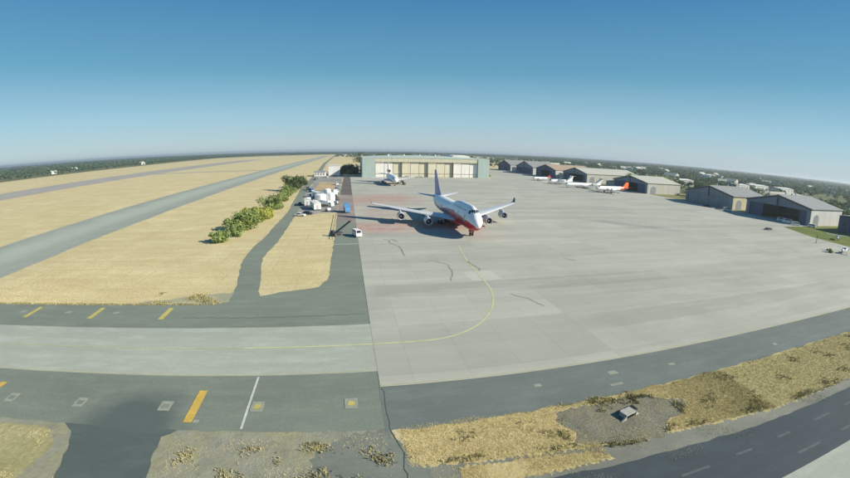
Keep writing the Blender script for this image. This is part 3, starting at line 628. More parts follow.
def prop_engine(root, x, y, z, r, L, mat, blades=4, R=2.0):
    m = MB(); m.lathe([(0, r * .35), (0.02, r * .8), (0.25, r), (L * .5, r * 1.0), (L * .85, r * .6), (L, .05)], 1, (x, y, z), 16)
    e = smooth_angle(recalc(m.build('engine', mat, root)), 60)
    m = MB(); m.lathe([(-0.65, .01), (-0.5, .16), (-0.1, .27), (0.05, .3)], 1, (x, y, z), 10); smooth_angle(recalc(m.build('spinner', 'grey_paint', e)), 60)
    for k in range(blades):
        a = 2 * math.pi * k / blades + .4; d = Vector((math.cos(a), 0, math.sin(a))); p = Vector((-math.sin(a), 0, math.cos(a)))
        c = Vector((x, y - .3, z)); m = MB(); q = []
        for rr, wd in ((.2, .09), (.5 * R, .17), (.85 * R, .16), (R, .05)):
            for sy in (-.05, .05): q += [c + d * rr - p * wd + Vector((0, sy - .05, 0)), c + d * rr + p * wd + Vector((0, sy + .05, 0))]
        f = []
        for j in range(3):
            o = j * 4; f += [(o, o + 1, o + 5, o + 4), (o + 2, o + 6, o + 7, o + 3), (o, o + 4, o + 6, o + 2), (o + 1, o + 3, o + 7, o + 5)]
        f += [(0, 2, 3, 1), (12, 13, 15, 14)]
        m.add(q, f); recalc(m.build('propeller_blade', 'dark_metal', e))
    return e
def gear(root, x, y, ztop, wheels, r, wd, strut=.16):
    """wheels: list of (dx, dy) offsets"""
    m = MB(); m.tube((x, y, r), (x, y - .1, ztop), strut, strut * 1.2, 10)
    ys = [w_[1] for w_ in wheels]; xs = [w_[0] for w_ in wheels]
    if max(ys) > min(ys): m.tube((x, y + min(ys), r), (x, y + max(ys), r), strut * .8, None, 8)
    for yy in set(ys): m.tube((x + min(xs), y + yy, r), (x + max(xs), y + yy, r), strut * .6, None, 8)
    m.tube((x, y + .05, ztop * .8), (x, y + 1.4 * ztop * .4 + .2, ztop), strut * .5, None, 6)
    g = recalc(m.build('landing_gear', 'light_grey', root))
    for dx, dy in wheels:
        m = MB(); m.lathe([(-wd / 2, r * .45), (-wd / 2, r * .9), (-wd * .3, r), (wd * .3, r), (wd / 2, r * .9), (wd / 2, r * .45)], 0, (x + dx, y + dy, r), 14); w_ = recalc(m.build('wheel', 'rubber', g))
    return g
def patch_on(root, name, st, y0, y1, a0, a1, mat, off=0.02, hump=0.0, ny=6, na=6, y1b=None):
    """thin skin patch following the fuselage (windows, doors, flat print)"""
    rows = lerp_stations(st, 400); v = []; m = MB()
    for j in range(ny + 1):
        for i in range(na + 1):
            a = math.radians(a0 + (a1 - a0) * i / na); y = y0 + (y1 - y0) * j / ny
            _, zt, zb, zm, hw = [np.interp(y, rows[:, 0], rows[:, c]) for c in range(5)]
            c, s = math.cos(a), math.sin(a); k = 1.0
            if hump and s > 0: k = 1 - hump * max(0, (zt - zm) - hw) * s * s * 0.25
            p = Vector((hw * c * k, 0, s * ((zt - zm) if s > 0 else (zm - zb)))); nn = p.normalized() if p.length > 0 else p
            v.append((p.x + nn.x * off, y - (off * .6), zm + p.z + nn.z * off))
    f = [(j * (na + 1) + i, j * (na + 1) + i + 1, (j + 1) * (na + 1) + i + 1, (j + 1) * (na + 1) + i) for j in range(ny) for i in range(na)]
    m.add(v, f); o = m.build(name, mat, root); smooth_angle(o, 80); return o

# --- the four-engined jumbo
J = empty('airplane', (41.1, 121.3, Z3), -0.006, 'huge four-engined white jumbo jet with red belly and dark tail fin on the apron', 'airplane')
jst = [(0, 4.75, 4.65, 4.7, 0.05), (0.35, 5.5, 4.05, 4.75, 0.70), (1.2, 6.6, 3.35, 4.9, 1.4), (2.6, 7.9, 2.75, 5.1, 2.1), (4.6, 9.35, 2.35, 5.3, 2.7), (6.8, 10.1, 2.15, 5.4, 3.05), (10, 10.35, 2.1, 5.4, 3.25),
       (20, 10.35, 2.1, 5.4, 3.25), (25, 9.95, 2.1, 5.4, 3.25), (29.5, 8.9, 2.1, 5.4, 3.25), (33, 8.62, 2.1, 5.4, 3.25), (48, 8.62, 2.15, 5.4, 3.25), (54, 8.6, 2.75, 5.5, 3.1), (60, 8.45, 4.0, 6.0, 2.5), (65, 8.15, 5.3, 6.6, 1.55), (69, 7.7, 6.5, 7.05, .5), (70.6, 7.3, 6.95, 7.12, .1)]
fz = fuselage(J, jst, 'jumbo_livery', 110, 40, hump=1.0)
for sg in (1, -1):
    wg = surface('wing', [(sg * 1.5, 19.2, 18.2, 3.15, 2.0), (sg * 3.3, 20.7, 16.6, 3.3, 1.9), (sg * 12, 28.2, 10.1, 4.15, 1.15), (sg * 22, 36.9, 6.9, 5.2, .75), (sg * 31.2, 44.8, 4.0, 6.35, .42)], 'light_grey', J)
    surface('winglet', [(sg * 31.2, 44.9, 3.9, 6.35, .4), (sg * 31.75, 46.0, 2.9, 6.9, .3), (sg * 32.3, 47.5, 1.5, 8.3, .18)], 'navy_paint', wg)
    for xx, yy in ((7.5, 37.2), (11.5, 37.4), (16.0, 39.4), (19.5, 41.2), (23.5, 42.6)):
        m = MB(); m.lathe([(-3.0, .05), (-1.5, .28), (0, .32), (1.4, .2), (2.3, .03)], 1, (sg * xx, yy, 3.3 + (xx - 3.3) * .106 - .35), 8); smooth_angle(recalc(m.build('flap_fairing', 'light_grey', wg)), 60)
    surface('stabilizer', [(sg * 0.8, 58.6, 9.4, 7.25, 1.0), (sg * 11.0, 66.4, 2.7, 8.6, .3)], 'light_grey', J)
    jet_engine(J, sg * 11.7, 22.6, 2.35, 1.36, 5.8, 'light_grey', (28.2, 31.5, 3.9))
    jet_engine(J, sg * 20.9, 30.6, 3.1, 1.36, 5.8, 'light_grey', (36.2, 39.2, 4.9))
    gear(J, sg * 5.5, 31.6, 3.0, [(dx, dy) for dx in (-.55, .55) for dy in (-.75, .75)], .62, .45, .2)
    gear(J, sg * 1.95, 34.9, 2.5, [(dx, dy) for dx in (-.55, .55) for dy in (-.75, .75)], .62, .45, .2)
    for k in range(3): patch_on(J, 'cockpit_window', jst, 3.3 + k * .7, 4.55 + k * .72, 90 - sg * (2.5 + k * 17), 90 - sg * (18 + k * 17), 'window_glass', .03, 1.0)
    for y0 in [9 + i * 1.9 for i in range(9)]: patch_on(J, 'upper_window', jst, y0, y0 + .7, 90 - sg * 47, 90 - sg * 53, 'window_glass', .02, 1.0, 1, 2)
    for y0 in (6.5, 14.5, 38.5, 52): patch_on(J, 'cabin_door', jst, y0, y0 + 1.1, 90 - sg * 66, 90 - sg * 97, 'grey_paint', .015, 1.0, 1, 6)
    m = MB(); m.prism([(6.6, 1.2), (9.2, 1.2), (9.0, 2.3), (6.8, 2.3)], 0, sg * .55 - .03, sg * .55 + .03); recalc(m.build('gear_door', 'red_paint', J))
surface('tail_fin', [(7.9, 53.8, 14.6, 0, 1.1), (12.0, 59.2, 10.0, 0, .85), (19.4, 66.4, 4.3, 0, .35)], 'fin_blue', J, True)
gear(J, 0, 7.8, 2.6, [(-.42, 0), (.42, 0)], .6, .42, .2)
m = MB(); m.lathe([(17, .1), (20, 2.2), (26, 2.9), (36, 2.9), (41, 1.9), (44, .1)], 1, (0, 0, 0), 20)
m.v = [(x * 1.25, y, 2.35 + z * .27 if z < 0 else 2.35 + z * .6) for x, y, z in m.v]; smooth_angle(recalc(m.build('wing_fairing', 'red_paint', J)), 60)

# --- trijet in front of the big hangar
T = empty('airplane', (38.2, 318, Z3), 0.03, 'white wide-body trijet parked before the big green-ended hangar', 'airplane')
tst = [(0, 4.4, 4.2, 4.3, .05), (.5, 5.2, 3.5, 4.35, .9), (2, 6.6, 2.8, 4.6, 1.9), (4.5, 7.7, 2.3, 4.9, 2.7), (8, 8.05, 2.1, 5.05, 3.0), (34, 8.05, 2.1, 5.05, 3.0), (40, 8.0, 2.9, 5.4, 2.7), (46, 7.8, 4.4, 6.1, 1.9), (50, 7.4, 5.8, 6.6, .9), (52, 7.0, 6.5, 6.8, .2)]
fuselage(T, tst, 'trijet_livery', 60, 28)
for sg in (1, -1):
    wg = surface('wing', [(sg * 1.5, 17, 15, 3.2, 1.8), (sg * 9, 23.0, 8.6, 4.1, 1.0), (sg * 25, 34, 3.2, 6.2, .35)], 'light_grey', T)
    surface('stabilizer', [(sg * .8, 44, 7.5, 7.0, .8), (sg * 10.8, 50.5, 2.4, 8.4, .25)], 'light_grey', T)
    jet_engine(T, sg * 8.2, 18.2, 2.2, 1.3, 5.6, 'light_grey', (23.6, 26.5, 3.9))
    gear(T, sg * 5.3, 27.5, 3, [(dx, dy) for dx in (-.6, .6) for dy in (-.8, .8)], .66, .45, .2)
    for k in range(2): patch_on(T, 'cockpit_window', tst, 2.1 + k * .7, 2.9 + k * .6, 90 - sg * (4 + k * 26), 90 - sg * (28 + k * 26), 'window_glass', .03)
jet_engine(T, 0, 40.5, 10.1, 1.35, 11.5, 'white_paint', None, 'red_paint')
surface('tail_fin', [(8.0, 40.6, 12.5, 0, 1.0), (11.4, 43.6, 9.2, 0, 1.2), (17.6, 49.2, 4.4, 0, .35)], 'white_paint', T, True)
gear(T, 0, 6.5, 2.5, [(-.4, 0), (.4, 0)], .55, .4, .18)

# --- the row of smaller aircraft facing left, off the hangars
def rear_jet(loc, rz, label, body, fin, tip):
    A = empty('airplane', loc, rz, label, 'airplane')
    st = [(0, 2.9, 2.7, 2.8, .05), (.5, 3.5, 2.2, 2.85, .7), (2, 4.4, 1.7, 3.0, 1.35), (4, 4.8, 1.45, 3.1, 1.67), (27, 4.8, 1.45, 3.1, 1.67), (32, 4.7, 2.0, 3.4, 1.45), (36, 4.4, 3.0, 3.7, .8), (38.8, 4.0, 3.6, 3.8, .1)]
    fuselage(A, st, body, 48, 22)
    for sg in (1, -1):
        surface('wing', [(sg * .8, 17.5, 7.6, 1.75, 1.0), (sg * 5, 19.7, 5.4, 2.0, .6), (sg * 16.4, 25.4, 1.8, 2.8, .2)], 'light_grey', A)
        surface('stabilizer', [(sg * .2, 37.2, 3.8, 9.0, .4), (sg * 6.0, 39.6, 1.7, 9.2, .15)], tip, A)
        jet_engine(A, sg * 2.75, 27.5, 3.9, .8, 5.6, 'light_grey', None, 'dark_metal')
        m = MB(); m.box(min(sg * 1.4, sg * 2.2), max(sg * 1.4, sg * 2.2), 29, 32, 3.8, 4.1); recalc(m.build('engine_pylon', body, A))
        gear(A, sg * 2.5, 22.5, 1.9, [(-.3, 0), (.3, 0)], .5, .3, .12)
        patch_on(A, 'cockpit_window', st, 1.5, 2.6, 90 - sg * 6, 90 - sg * 62, 'window_glass', .03)
    surface('tail_fin', [(4.2, 31.2, 7.4, 0, .7), (9.1, 36.8, 4.2, 0, .4)], fin, A, True)
    gear(A, 0, 3.2, 1.8, [(-.25, 0), (.25, 0)], .4, .25, .1); return A
HW = -math.pi / 2
rear_jet((191.5, 328, Z3), HW - .05, 'white twin-jet with dark T-tail, between the orange-tailed plane and the smaller jets', 'white_paint', 'white_paint', 'navy_paint')

def highwing_jet(loc, rz, label):
    A = empty('airplane', loc, rz, label, 'airplane')
    st = [(0, 2.7, 2.5, 2.6, .05), (.4, 3.3, 2.0, 2.65, .8), (2, 4.4, 1.3, 2.7, 1.5), (4, 4.8, 1.0, 2.8, 1.78), (17, 4.8, 1.0, 2.8, 1.78), (21, 4.7, 1.6, 3.1, 1.5), (25, 4.4, 2.6, 3.5, .9), (27.4, 4.0, 3.2, 3.6, .25)]
    fuselage(A, st, 'white_paint', 40, 22)
    for sg in (1, -1):
        surface('wing', [(sg * .2, 10.2, 4.4, 4.7, .8), (sg * 13.1, 13.2, 1.7, 4.0, .25)], 'light_grey', A)
        surface('stabilizer', [(sg * .2, 25.2, 3.0, 8.6, .35), (sg * 5.4, 26.6, 1.6, 8.6, .15)], 'white_paint', A)
        jet_engine(A, sg * 4.2, 9.2, 3.6, .62, 3.2, 'light_grey', (11.2, 12.8, 4.5)); jet_engine(A, sg * 7.6, 10.0, 3.4, .62, 3.2, 'light_grey', (12.0, 13.4, 4.3))
        gear(A, sg * 2.2, 13.5, 1.4, [(-.25, 0), (.25, 0)], .45, .3, .12)
        patch_on(A, 'cockpit_window', st, 1.3, 2.3, 90 - sg * 6, 90 - sg * 62, 'window_glass', .03)
    surface('tail_fin', [(4.2, 20.6, 6.6, 0, .6), (8.7, 24.6, 3.6, 0, .4)], 'white_paint', A, True)
    gear(A, 0, 2.8, 1.5, [(-.22, 0), (.22, 0)], .38, .22, .1); return A
highwing_jet((195.5, 366, Z3), HW - .02, 'white high-wing four-jet plane with tall white fin, third plane from the orange tail')

def prop_plane(loc, rz, label, L, span, body, fin, engines, zf, hw):
    A = empty('airplane', loc, rz, label, 'airplane'); s = L / 33.0
    st = [(0, zf + .2, zf - .2, zf, .05), (.5, zf + .8 * hw, zf - .8 * hw, zf, .62 * hw), (2.2 * s, zf + 1.1 * hw, zf - hw, zf, .92 * hw), (5 * s, zf + 1.15 * hw, zf - 1.1 * hw, zf, hw), (20 * s, zf + 1.15 * hw, zf - 1.1 * hw, zf, hw), (26 * s, zf + 1.1 * hw, zf - .7 * hw, zf + .1, .8 * hw), (31 * s, zf + .8 * hw, zf - .05 * hw, zf + .35 * hw, .4 * hw), (33 * s, zf + .6 * hw, zf + .3 * hw, zf + .45 * hw, .08)]
    fuselage(A, st, body, 44, 20)
    for sg in (1, -1):
        surface('wing', [(sg * .5, 10.4 * s, 5.6 * s, zf - .75 * hw, .9 * s), (sg * 6 * s, 10.9 * s, 4.6 * s, zf - .5 * hw, .7 * s), (sg * span / 2, 12.6 * s, 1.7 * s, zf + .35 * hw, .2)], 'light_grey', A)
        surface('stabilizer', [(sg * .3, 27.6 * s, 4.2 * s, zf + .55 * hw, .4), (sg * 6.4 * s, 28.8 * s, 2.2 * s, zf + .9 * hw, .15)], fin, A)
        for ex in engines: prop_engine(A, sg * ex, 8.2 * s, zf - .35 * hw + ex * .06, .75 * s, 5.6 * s, 'white_paint', 4, 2.1 * s)
        gear(A, sg * engines[0], 11.8 * s, zf - .5 * hw, [(-.3, 0), (.3, 0)], .55 * s, .3, .12)
        patch_on(A, 'cockpit_window', st, 1.8 * s, 3.0 * s, 90 - sg * 6, 90 - sg * 60, 'window_glass', .03)
    surface('tail_fin', [(zf + .7 * hw, 26.6 * s, 6.0 * s, 0, .5), (zf + 1.9 * hw, 28.2 * s, 4.9 * s, 0, .4), (zf + 5.0 * s + hw * .2, 30.3 * s, 2.6 * s, 0, .2)], fin, A, True)
    gear(A, 0, 3.0 * s, zf - .8 * hw, [(-.2, 0), (.2, 0)], .42 * s, .22, .1); return A
prop_plane((199.5, 289, Z3), HW + .04, 'white four-propeller plane with bright orange tail before the hangars', 35.0, 36, 'propliner_body', 'orange_paint', (4.6, 9.4), 3.5, 1.75)
prop_plane((198, 408, Z3), HW, 'white twin-propeller plane with red tail, farthest of the parked row', 22.0, 26, 'white_paint', 'red_paint', (3.4,), 2.6, 1.35)

def small_plane(loc, rz, label, trim):
    A = empty('airplane', loc, rz, label, 'airplane')
    st = [(0, 1.5, 1.2, 1.35, .1), (.3, 1.75, .95, 1.35, .42), (1.6, 2.0, .8, 1.35, .58), (2.4, 2.45, .75, 1.4, .6), (4.2, 2.4, .8, 1.45, .58), (6.2, 1.85, 1.15, 1.5, .3), (8.2, 1.6, 1.4, 1.5, .07)]
    fuselage(A, st, 'white_paint', 26, 14)
    for sg in (1, -1):
        surface('wing', [(sg * .3, 2.3, 1.6, 2.45, .25), (sg * 5.5, 2.6, 1.1, 2.6, .14)], 'white_paint', A)
        surface('stabilizer', [(sg * .1, 7.1, 1.1, 1.55, .12), (sg * 1.7, 7.4, .7, 1.55, .08)], trim, A)
        m = MB(); m.tube((sg * .5, 2.9, .9), (sg * 2.8, 3.0, 2.45), .04); m.build('wing_strut', 'light_grey', A)
        gear(A, sg * 1.1, 3.4, .9, [(0, 0)], .25, .15, .05)
        patch_on(A, 'side_window', st, 2.5, 4.0, 90 - sg * 30, 90 - sg * 72, 'window_glass', .02)
    patch_on(A, 'windshield', st, 1.75, 2.35, 35, 145, 'window_glass', .02)
    surface('tail_fin', [(1.5, 6.6, 1.6, 0, .12), (2.7, 7.6, .7, 0, .07)], trim, A, True)
    gear(A, 0, .6, .9, [(0, 0)], .22, .13, .05)
    m = MB(); m.lathe([(-.25, .01), (0, .16)], 1, (0, 0, 1.35), 8); m.build('spinner', 'grey_paint', A)
    for k in (1, -1): m = MB(); m.box(-.06, .06, -.12, -.08, 1.35 + min(0, k * .95), 1.35 + max(0, k * .95)); recalc(m.build('propeller_blade', 'dark_metal', A))
    return A
small_plane((220, 101.5, .05), HW + .5, 'small white single-engine plane by the lawn at the far right edge', 'white_paint')
small_plane((183.2, 81.6, .05), HW + .15, 'small pale plane with blue tail nearest the right edge, beside a bush', 'blue_paint')

# ------------------------------------------------------------------ big hangar at the back
HX0, HX1, HY0, HY1, HH = 16.0, 155.5, 431.0, 515.0, 20.6
B = empty('hangar', ((HX0 + HX1) / 2, HY0, 0), 0, 'huge cream-doored hangar with pale green end towers closing the apron', 'hangar')
B.location = (0, 0, 0); B.location = (HX0, HY0, 0); WD = HX1 - HX0
for a, b_ in ((0, 13.6), (WD - 13.2, WD)):
    m = MB(); m.box(a, b_, 0, 30, 0, HH); recalc(m.build('end_tower', 'clad_teal', B))
m = MB(); m.box(0.3, .9, 30, 84, 0, HH - 1); recalc(m.build('wall', 'clad_teal', B))
m = MB(); m.box(WD - .9, WD - .3, 30, 84, 0, HH - 1); recalc(m.build('wall', 'clad_teal', B))
m = MB(); m.box(0.3, WD - .3, 83.4, 84, 0, HH - 1); recalc(m.build('wall', 'clad_teal', B))
m = MB(); m.box(13.6, WD - 13.2, .6, 3, 16.2, HH - .4); recalc(m.build('lintel', 'clad_lintel', B))
m = MB(); m.box(13.6, WD - 13.2, .3, 3, HH - .38, HH + .5); recalc(m.build('fascia', 'clad_teal_roof', B))
nD = 12; dw = (WD - 26.8) / nD
for i in range(nD):
    a = 13.6 + i * dw; off = .8 + (i % 3) * .55
    d = MB(); d.box(a + .12, a + dw - .12, off + .5, off + .9, .15, 16.3); dd = recalc(d.build('door_panel', 'door_white' if i in (0, 1, 9, 10, 11) else 'door_cream', B))
    m = MB(); m.box(a - .35, a + .35, off, off + .45, .05, 16.9); recalc(m.build('door_post', 'brown_metal', B))
    for zz in (3.4, 14.6): m = MB(); m.box(a + .36, a + dw - .36, off + .35, off + .5, zz, zz + .35); recalc(m.build('door_rail', 'brown_metal', dd))
m = MB(); m.box(.0 + 13.6, WD - 13.2, 3.0, 3.4, 0, 16.4); recalc(m.build('inner_wall', 'black', B))
m = MB()
prof = [(-.6, HH + .06), (-.6, HH + .5), (WD * .25, HH + 1.6), (WD * .5, HH + 2.1), (WD * .75, HH + 1.6), (WD + .6, HH + .5), (WD + .6, HH + .06)]
m.prism(prof, 1, 3.05, 84.6); rf = recalc(m.build('roof', 'clad_teal_roof', B))
m = MB(); m.prism([(103, HH + .9), (106, HH + 2.8), (112, HH + 3.7), (118, HH + 3.7), (124, HH + 2.8), (127, HH + .9)], 1, 30, 60); recalc(m.build('roof_monitor', 'off_white', rf))
for xx in (30, 48, 66, 84): m = MB(); m.lathe([(0, .9), (1.4, .9), (1.7, 1.2), (2.0, .9), (2.3, .05)], 2, (xx, 30, HH + 1.2), 10); recalc(m.build('roof_vent', 'off_white', rf))

# ------------------------------------------------------------------ the row of gabled hangars on the right
def gable_hangar(label, x0, depth, y0, y1, eave, peak, front, side, roof, dh, n_pan, open_from, open_to, door='hangar_navy', mast=True, side_door=True):
    wd = y1 - y0; c = wd / 2
    R_ = empty('hangar', (x0, y0, 0), 0, label, 'hangar', 'gabled hangars along the apron')
    m = MB(); m.box(.3, depth, 0, .3, 0, eave); sw = recalc(m.build('side_wall', side, R_))
    m = MB(); m.box(.3, depth, wd - .3, wd, 0, eave); recalc(m.build('side_wall', side, R_))
    m = MB(); m.prism([(.31, 0), (wd - .31, 0), (wd - .31, eave), (c, peak - .1), (.31, eave)], 0, depth - .3, depth); recalc(m.build('back_wall', side, R_))
    cw = wd * .055
    for a, b_ in ((0, cw), (wd - cw, wd)): m = MB(); m.box(0, .29, a, b_, 0, dh); recalc(m.build('corner_panel', front, R_))
    m = MB(); m.prism([(0, dh + .01), (wd, dh + .01), (wd, eave), (c, peak), (0, eave)], 0, 0, .29); gf = recalc(m.build('gable_front', front, R_))
    pw = (wd - 2 * cw) / n_pan
    for i in range(n_pan):
        a = cw + i * pw
        if open_from <= i < open_to: continue
        off = .35 + (i % 2) * .22
        m = MB(); m.box(off, off + .18, a + .05, a + pw - .05, .05, dh - .05); dp = recalc(m.build('door_panel', door, R_))
    sl = (peak - eave) / c; ov = .6
    for k in (0, 1):
        q = [(-ov, eave - ov * sl + .05), (c, peak + .05), (c, peak + .4), (-ov, eave - ov * sl + .4)]
        if k: q = [(wd - a, b_) for a, b_ in q]
        m = MB(); m.prism(q, 0, -.5, depth + .5); rr = recalc(m.build('roof_slope', roof, R_))
    m = MB(); m.box(-.52, depth + .5, c - .5, c + .5, peak + .3, peak + .62); recalc(m.build('roof_ridge', 'roof_grey', R_))
    for k in range(3): m = MB(); m.lathe([(0, .45), (.9, .45), (1.2, .75), (1.5, .4), (1.7, .03)], 2, (depth * (.2 + .3 * k), c, peak + .6), 10); recalc(m.build('roof_vent', 'metal', R_))
    if mast: m = MB(); m.box(-.28, -.01, c - .7, c + .7, dh * .9, peak + .2); recalc(m.build('gable_mast', 'dark_metal', R_))
    for k in (0, 1):
        a = -.15; q = [(-ov * .9, eave - ov * sl - .75), (c, peak - .8), (c, peak), (-ov * .9, eave - ov * sl + .02)]
        if k: q = [(wd - u, v) for u, v in q]
        m = MB(); m.prism(q, 0, -.42, -.3); recalc(m.build('barge_board', 'dark_metal', R_))
    if side_door:
        m = MB(); q = [(4 + 3.2 + 3.2 * math.cos(math.pi * i / 10), 4.2 + 2.6 * math.sin(math.pi * i / 10)) for i in range(11)]
        m.prism([(10.4, .05)] + q + [(4, .05)], 1, -.10, -.01); recalc(m.build('side_door', 'hangar_grey', R_))
    return R_
gable_hangar('nearest gabled hangar at right, blue-grey gable with its wide door standing open', 256, 41, 137, 185, 10.0, 15.2, 'hangar_blue_grey', 'side_white', 'roof_grey', 8.6, 8, 1, 6, 'hangar_navy')
gable_hangar('closed grey gabled hangar with yellowish side wall, second from the right', 259, 44, 199, 246, 9.2, 14.4, 'hangar_grey', 'side_yellow', 'roof_grey', 8.0, 8, 9, 9, 'hangar_grey')
gable_hangar('dark-fronted hangar with cream side wall behind the orange-tailed plane', 256, 41, 290, 341, 9.4, 14.2, 'hangar_blue_grey', 'side_cream', 'roof_pale', 8.2, 8, 2, 5, 'hangar_navy')
gable_hangar('long cream-roofed hangar with dark gable behind the white T-tailed jet', 260, 76, 396, 450, 10.0, 15.6, 'hangar_blue_grey', 'side_cream', 'roof_pale', 8.6, 8, 1, 6, 'hangar_navy')
gable_hangar('dark hangar with tan roof and white side, fourth from the big hangar tower', 258, 60, 466, 522, 10.0, 16.0, 'hangar_navy', 'side_white', 'roof_tan', 8.6, 8, 2, 6, 'hangar_navy')
gable_hangar('small far dark hangar with grey roof, third from the big hangar tower', 258, 40, 532, 592, 10.0, 18.0, 'hangar_grey', 'side_white', 'roof_grey', 8.6, 8, 9, 9, 'hangar_navy', True, False)
gable_hangar('farthest dark gabled hangar, nearest to the big hangar tower', 262, 40, 625, 680, 10.0, 17.0, 'hangar_navy', 'side_cream', 'roof_grey', 8.6, 8, 9, 9, 'hangar_navy', True, False)

def shed(name, label, x0, x1, y0, y1, h, wall, roof, cat='building', rise=1.2, wins=4, group=None):
    R_ = empty(name, (x0, y0, 0), 0, label, cat, group); a, b_ = x1 - x0, y1 - y0
    m = MB(); m.box(0, a, 0, b_, 0, h); w_ = recalc(m.build('wall', wall, R_))
    m = MB(); m.prism([(-.4, h + .01), (b_ / 2, h + rise), (b_ + .4, h + .01), (b_ + .4, h + .25), (b_ / 2, h + rise + .25), (-.4, h + .25)], 0, -.4, a + .4); recalc(m.build('roof', roof, R_))
    for k in range(wins):
        u = a * (k + .5) / wins; m = MB(); m.box(u - .5, u + .5, -.06, -.005, h * .4, h * .75); recalc(m.build('window', 'window_glass', R_))
        u = b_ * (k + .5) / wins; m = MB(); m.box(-.06, -.005, u - .4, u + .4, h * .4, h * .75); recalc(m.build('window', 'window_glass', R_))
    m = MB(); m.box(-.07, -.006, b_ * .08, b_ * .08 + .95, .05, 2.1); recalc(m.build('door', 'grey_paint', R_))
    return R_
shed('warehouse', 'long low tan-roofed warehouse among trees behind the two right hangars', 395, 520, 292, 320, 6, 'side_yellow', 'roof_pale', wins=8)
shed('warehouse', 'pale box-like building among trees above the second hangar from right', 505, 535, 385, 410, 8, 'side_white', 'off_white')
shed('warehouse', 'wide white building among trees above the two right hangars', 565, 605, 400, 430, 8, 'side_white', 'off_white')
shed('warehouse', 'pale flat building to the right of the wide white one among trees', 625, 665, 392, 420, 7, 'side_white', 'off_white')
shed('warehouse', 'white building between trees left of the second hangar from right', 420, 450, 415, 440, 8, 'side_cream', 'off_white')
shed('shop_building', 'low tan-roofed shop between two dark hangars in the far row', 262, 320, 453, 464, 6, 'side_white', 'roof_tan')
shed('shop_building', 'low white annex beside the second far dark hangar', 262, 290, 596, 618, 6, 'side_white', 'roof_pale')
shed('shop_building', 'low shed with pale roof between the cream-sided hangars', 268, 300, 346, 370, 5, 'side_cream', 'roof_pale')
shed('dark_shed', 'dark building cut by the right edge of the picture beside the lawn', 262, 300, 96, 122, 9, 'hangar_navy', 'roof_grey')
# left group
shed('white_building', 'tall white block building left of the big hangar', -21, -8, 470, 492, 11, 'portable_white', 'off_white', rise=.4, wins=0)
shed('white_building', 'low grey-white building beside the road, left of the tall white block', -36, -24, 452, 470, 4.5, 'off_white', 'roof_grey')

# ------------------------------------------------------------------ vehicles and equipment
def wheel(par, x, y, r=.34, wd=.24):
    m = MB(); m.lathe([(-wd / 2, .01), (-wd / 2, r * .6), (-wd / 2, r * .93), (-wd * .3, r), (wd * .3, r), (wd / 2, r * .93), (wd / 2, r * .6), (wd / 2, .01)], 0, (x, y, r), 14); w_ = recalc(m.build('wheel', 'rubber', par))
    m = MB(); m.lathe([(-wd / 2 - .01, .01), (-wd / 2 - .01, r * .55)], 0, (x, y, r), 10); m.build('rim', 'metal', w_)
    m = MB(); m.lathe([(wd / 2 + .01, .01), (wd / 2 + .01, r * .55)], 0, (x, y, r), 10); m.build('rim', 'metal', w_)
def car(label, x, y, rz, paint, z=.05, L=4.6, wd=1.8, h=1.45, van=False, name='parked_car', cat='car', group=None):
    R_ = empty(name, (x, y, z), rz, label, cat, group); hl, hw = L / 2, wd / 2
    z0, zb = .28, h * .6
    if van: top = [(-hl + .7, h), (hl - .1, h)]; belt = [(-hl + .15, zb), (hl, zb)]
    else: top = [(-hl * .18, h), (hl * .55, h)]; belt = [(-hl * .45, zb), (hl * .9, zb)]
    m = MB()
    prof = [(-hl, z0), (-hl - .03, zb * .7), (-hl + .1, zb * .95), (belt[0][0], zb), (belt[1][0], zb), (hl, zb * .9), (hl + .02, zb * .6), (hl, z0)]
    m.prism(prof, 0, -hw, hw); b = recalc(m.build('body', paint, R_))
    i_ = .14; v = []
    for sx in (-1, 1): v += [(sx * (hw - .02), belt[0][0], zb), (sx * (hw - .02), belt[1][0], zb), (sx * (hw - i_), top[1][0], h), (sx * (hw - i_), top[0][0], h)]
    m = MB(); m.add(v, [(0, 1, 2, 3), (4, 7, 6, 5), (0, 3, 7, 4), (1, 5, 6, 2), (3, 2, 6, 7), (0, 4, 5, 1)]); recalc(m.build('cabin', paint, R_))
    def pane(nm, pts, off):
        c_ = sum((Vector(p) for p in pts), Vector()) / 4; n_ = (Vector(pts[1]) - Vector(pts[0])).cross(Vector(pts[2]) - Vector(pts[0])).normalized()
        if n_.dot(Vector((c_.x, c_.y * .6, .2))) < 0: n_ = -n_
        q = [c_ + (Vector(p) - c_) * .84 + n_ * off for p in pts]; mm = MB(); mm.add(q, [(0, 1, 2, 3)]); mm.build(nm, 'window_glass', R_)
    pane('windshield', [v[0], v[3], v[7], v[4]], .015); pane('rear_window', [v[1], v[2], v[6], v[5]], .015)
    pane('side_window', v[0:4], .015); pane('side_window', v[4:8], .015)
    for sx in (-1, 1):
        for yy in (-hl * .62, hl * .62): wheel(R_, sx * (hw - .1), yy)
        m = MB(); m.box(sx * hw * .65 - .15, sx * hw * .65 + .15, -hl - .06, -hl - .0, zb * .7, zb * .85); recalc(m.build('headlight', 'off_white', R_))
        m = MB(); m.box(sx * hw * .75 - .12, sx * hw * .75 + .12, hl - .0, hl + .04, zb * .7, zb * .85); recalc(m.build('tail_light', 'red_paint', R_))
    return R_
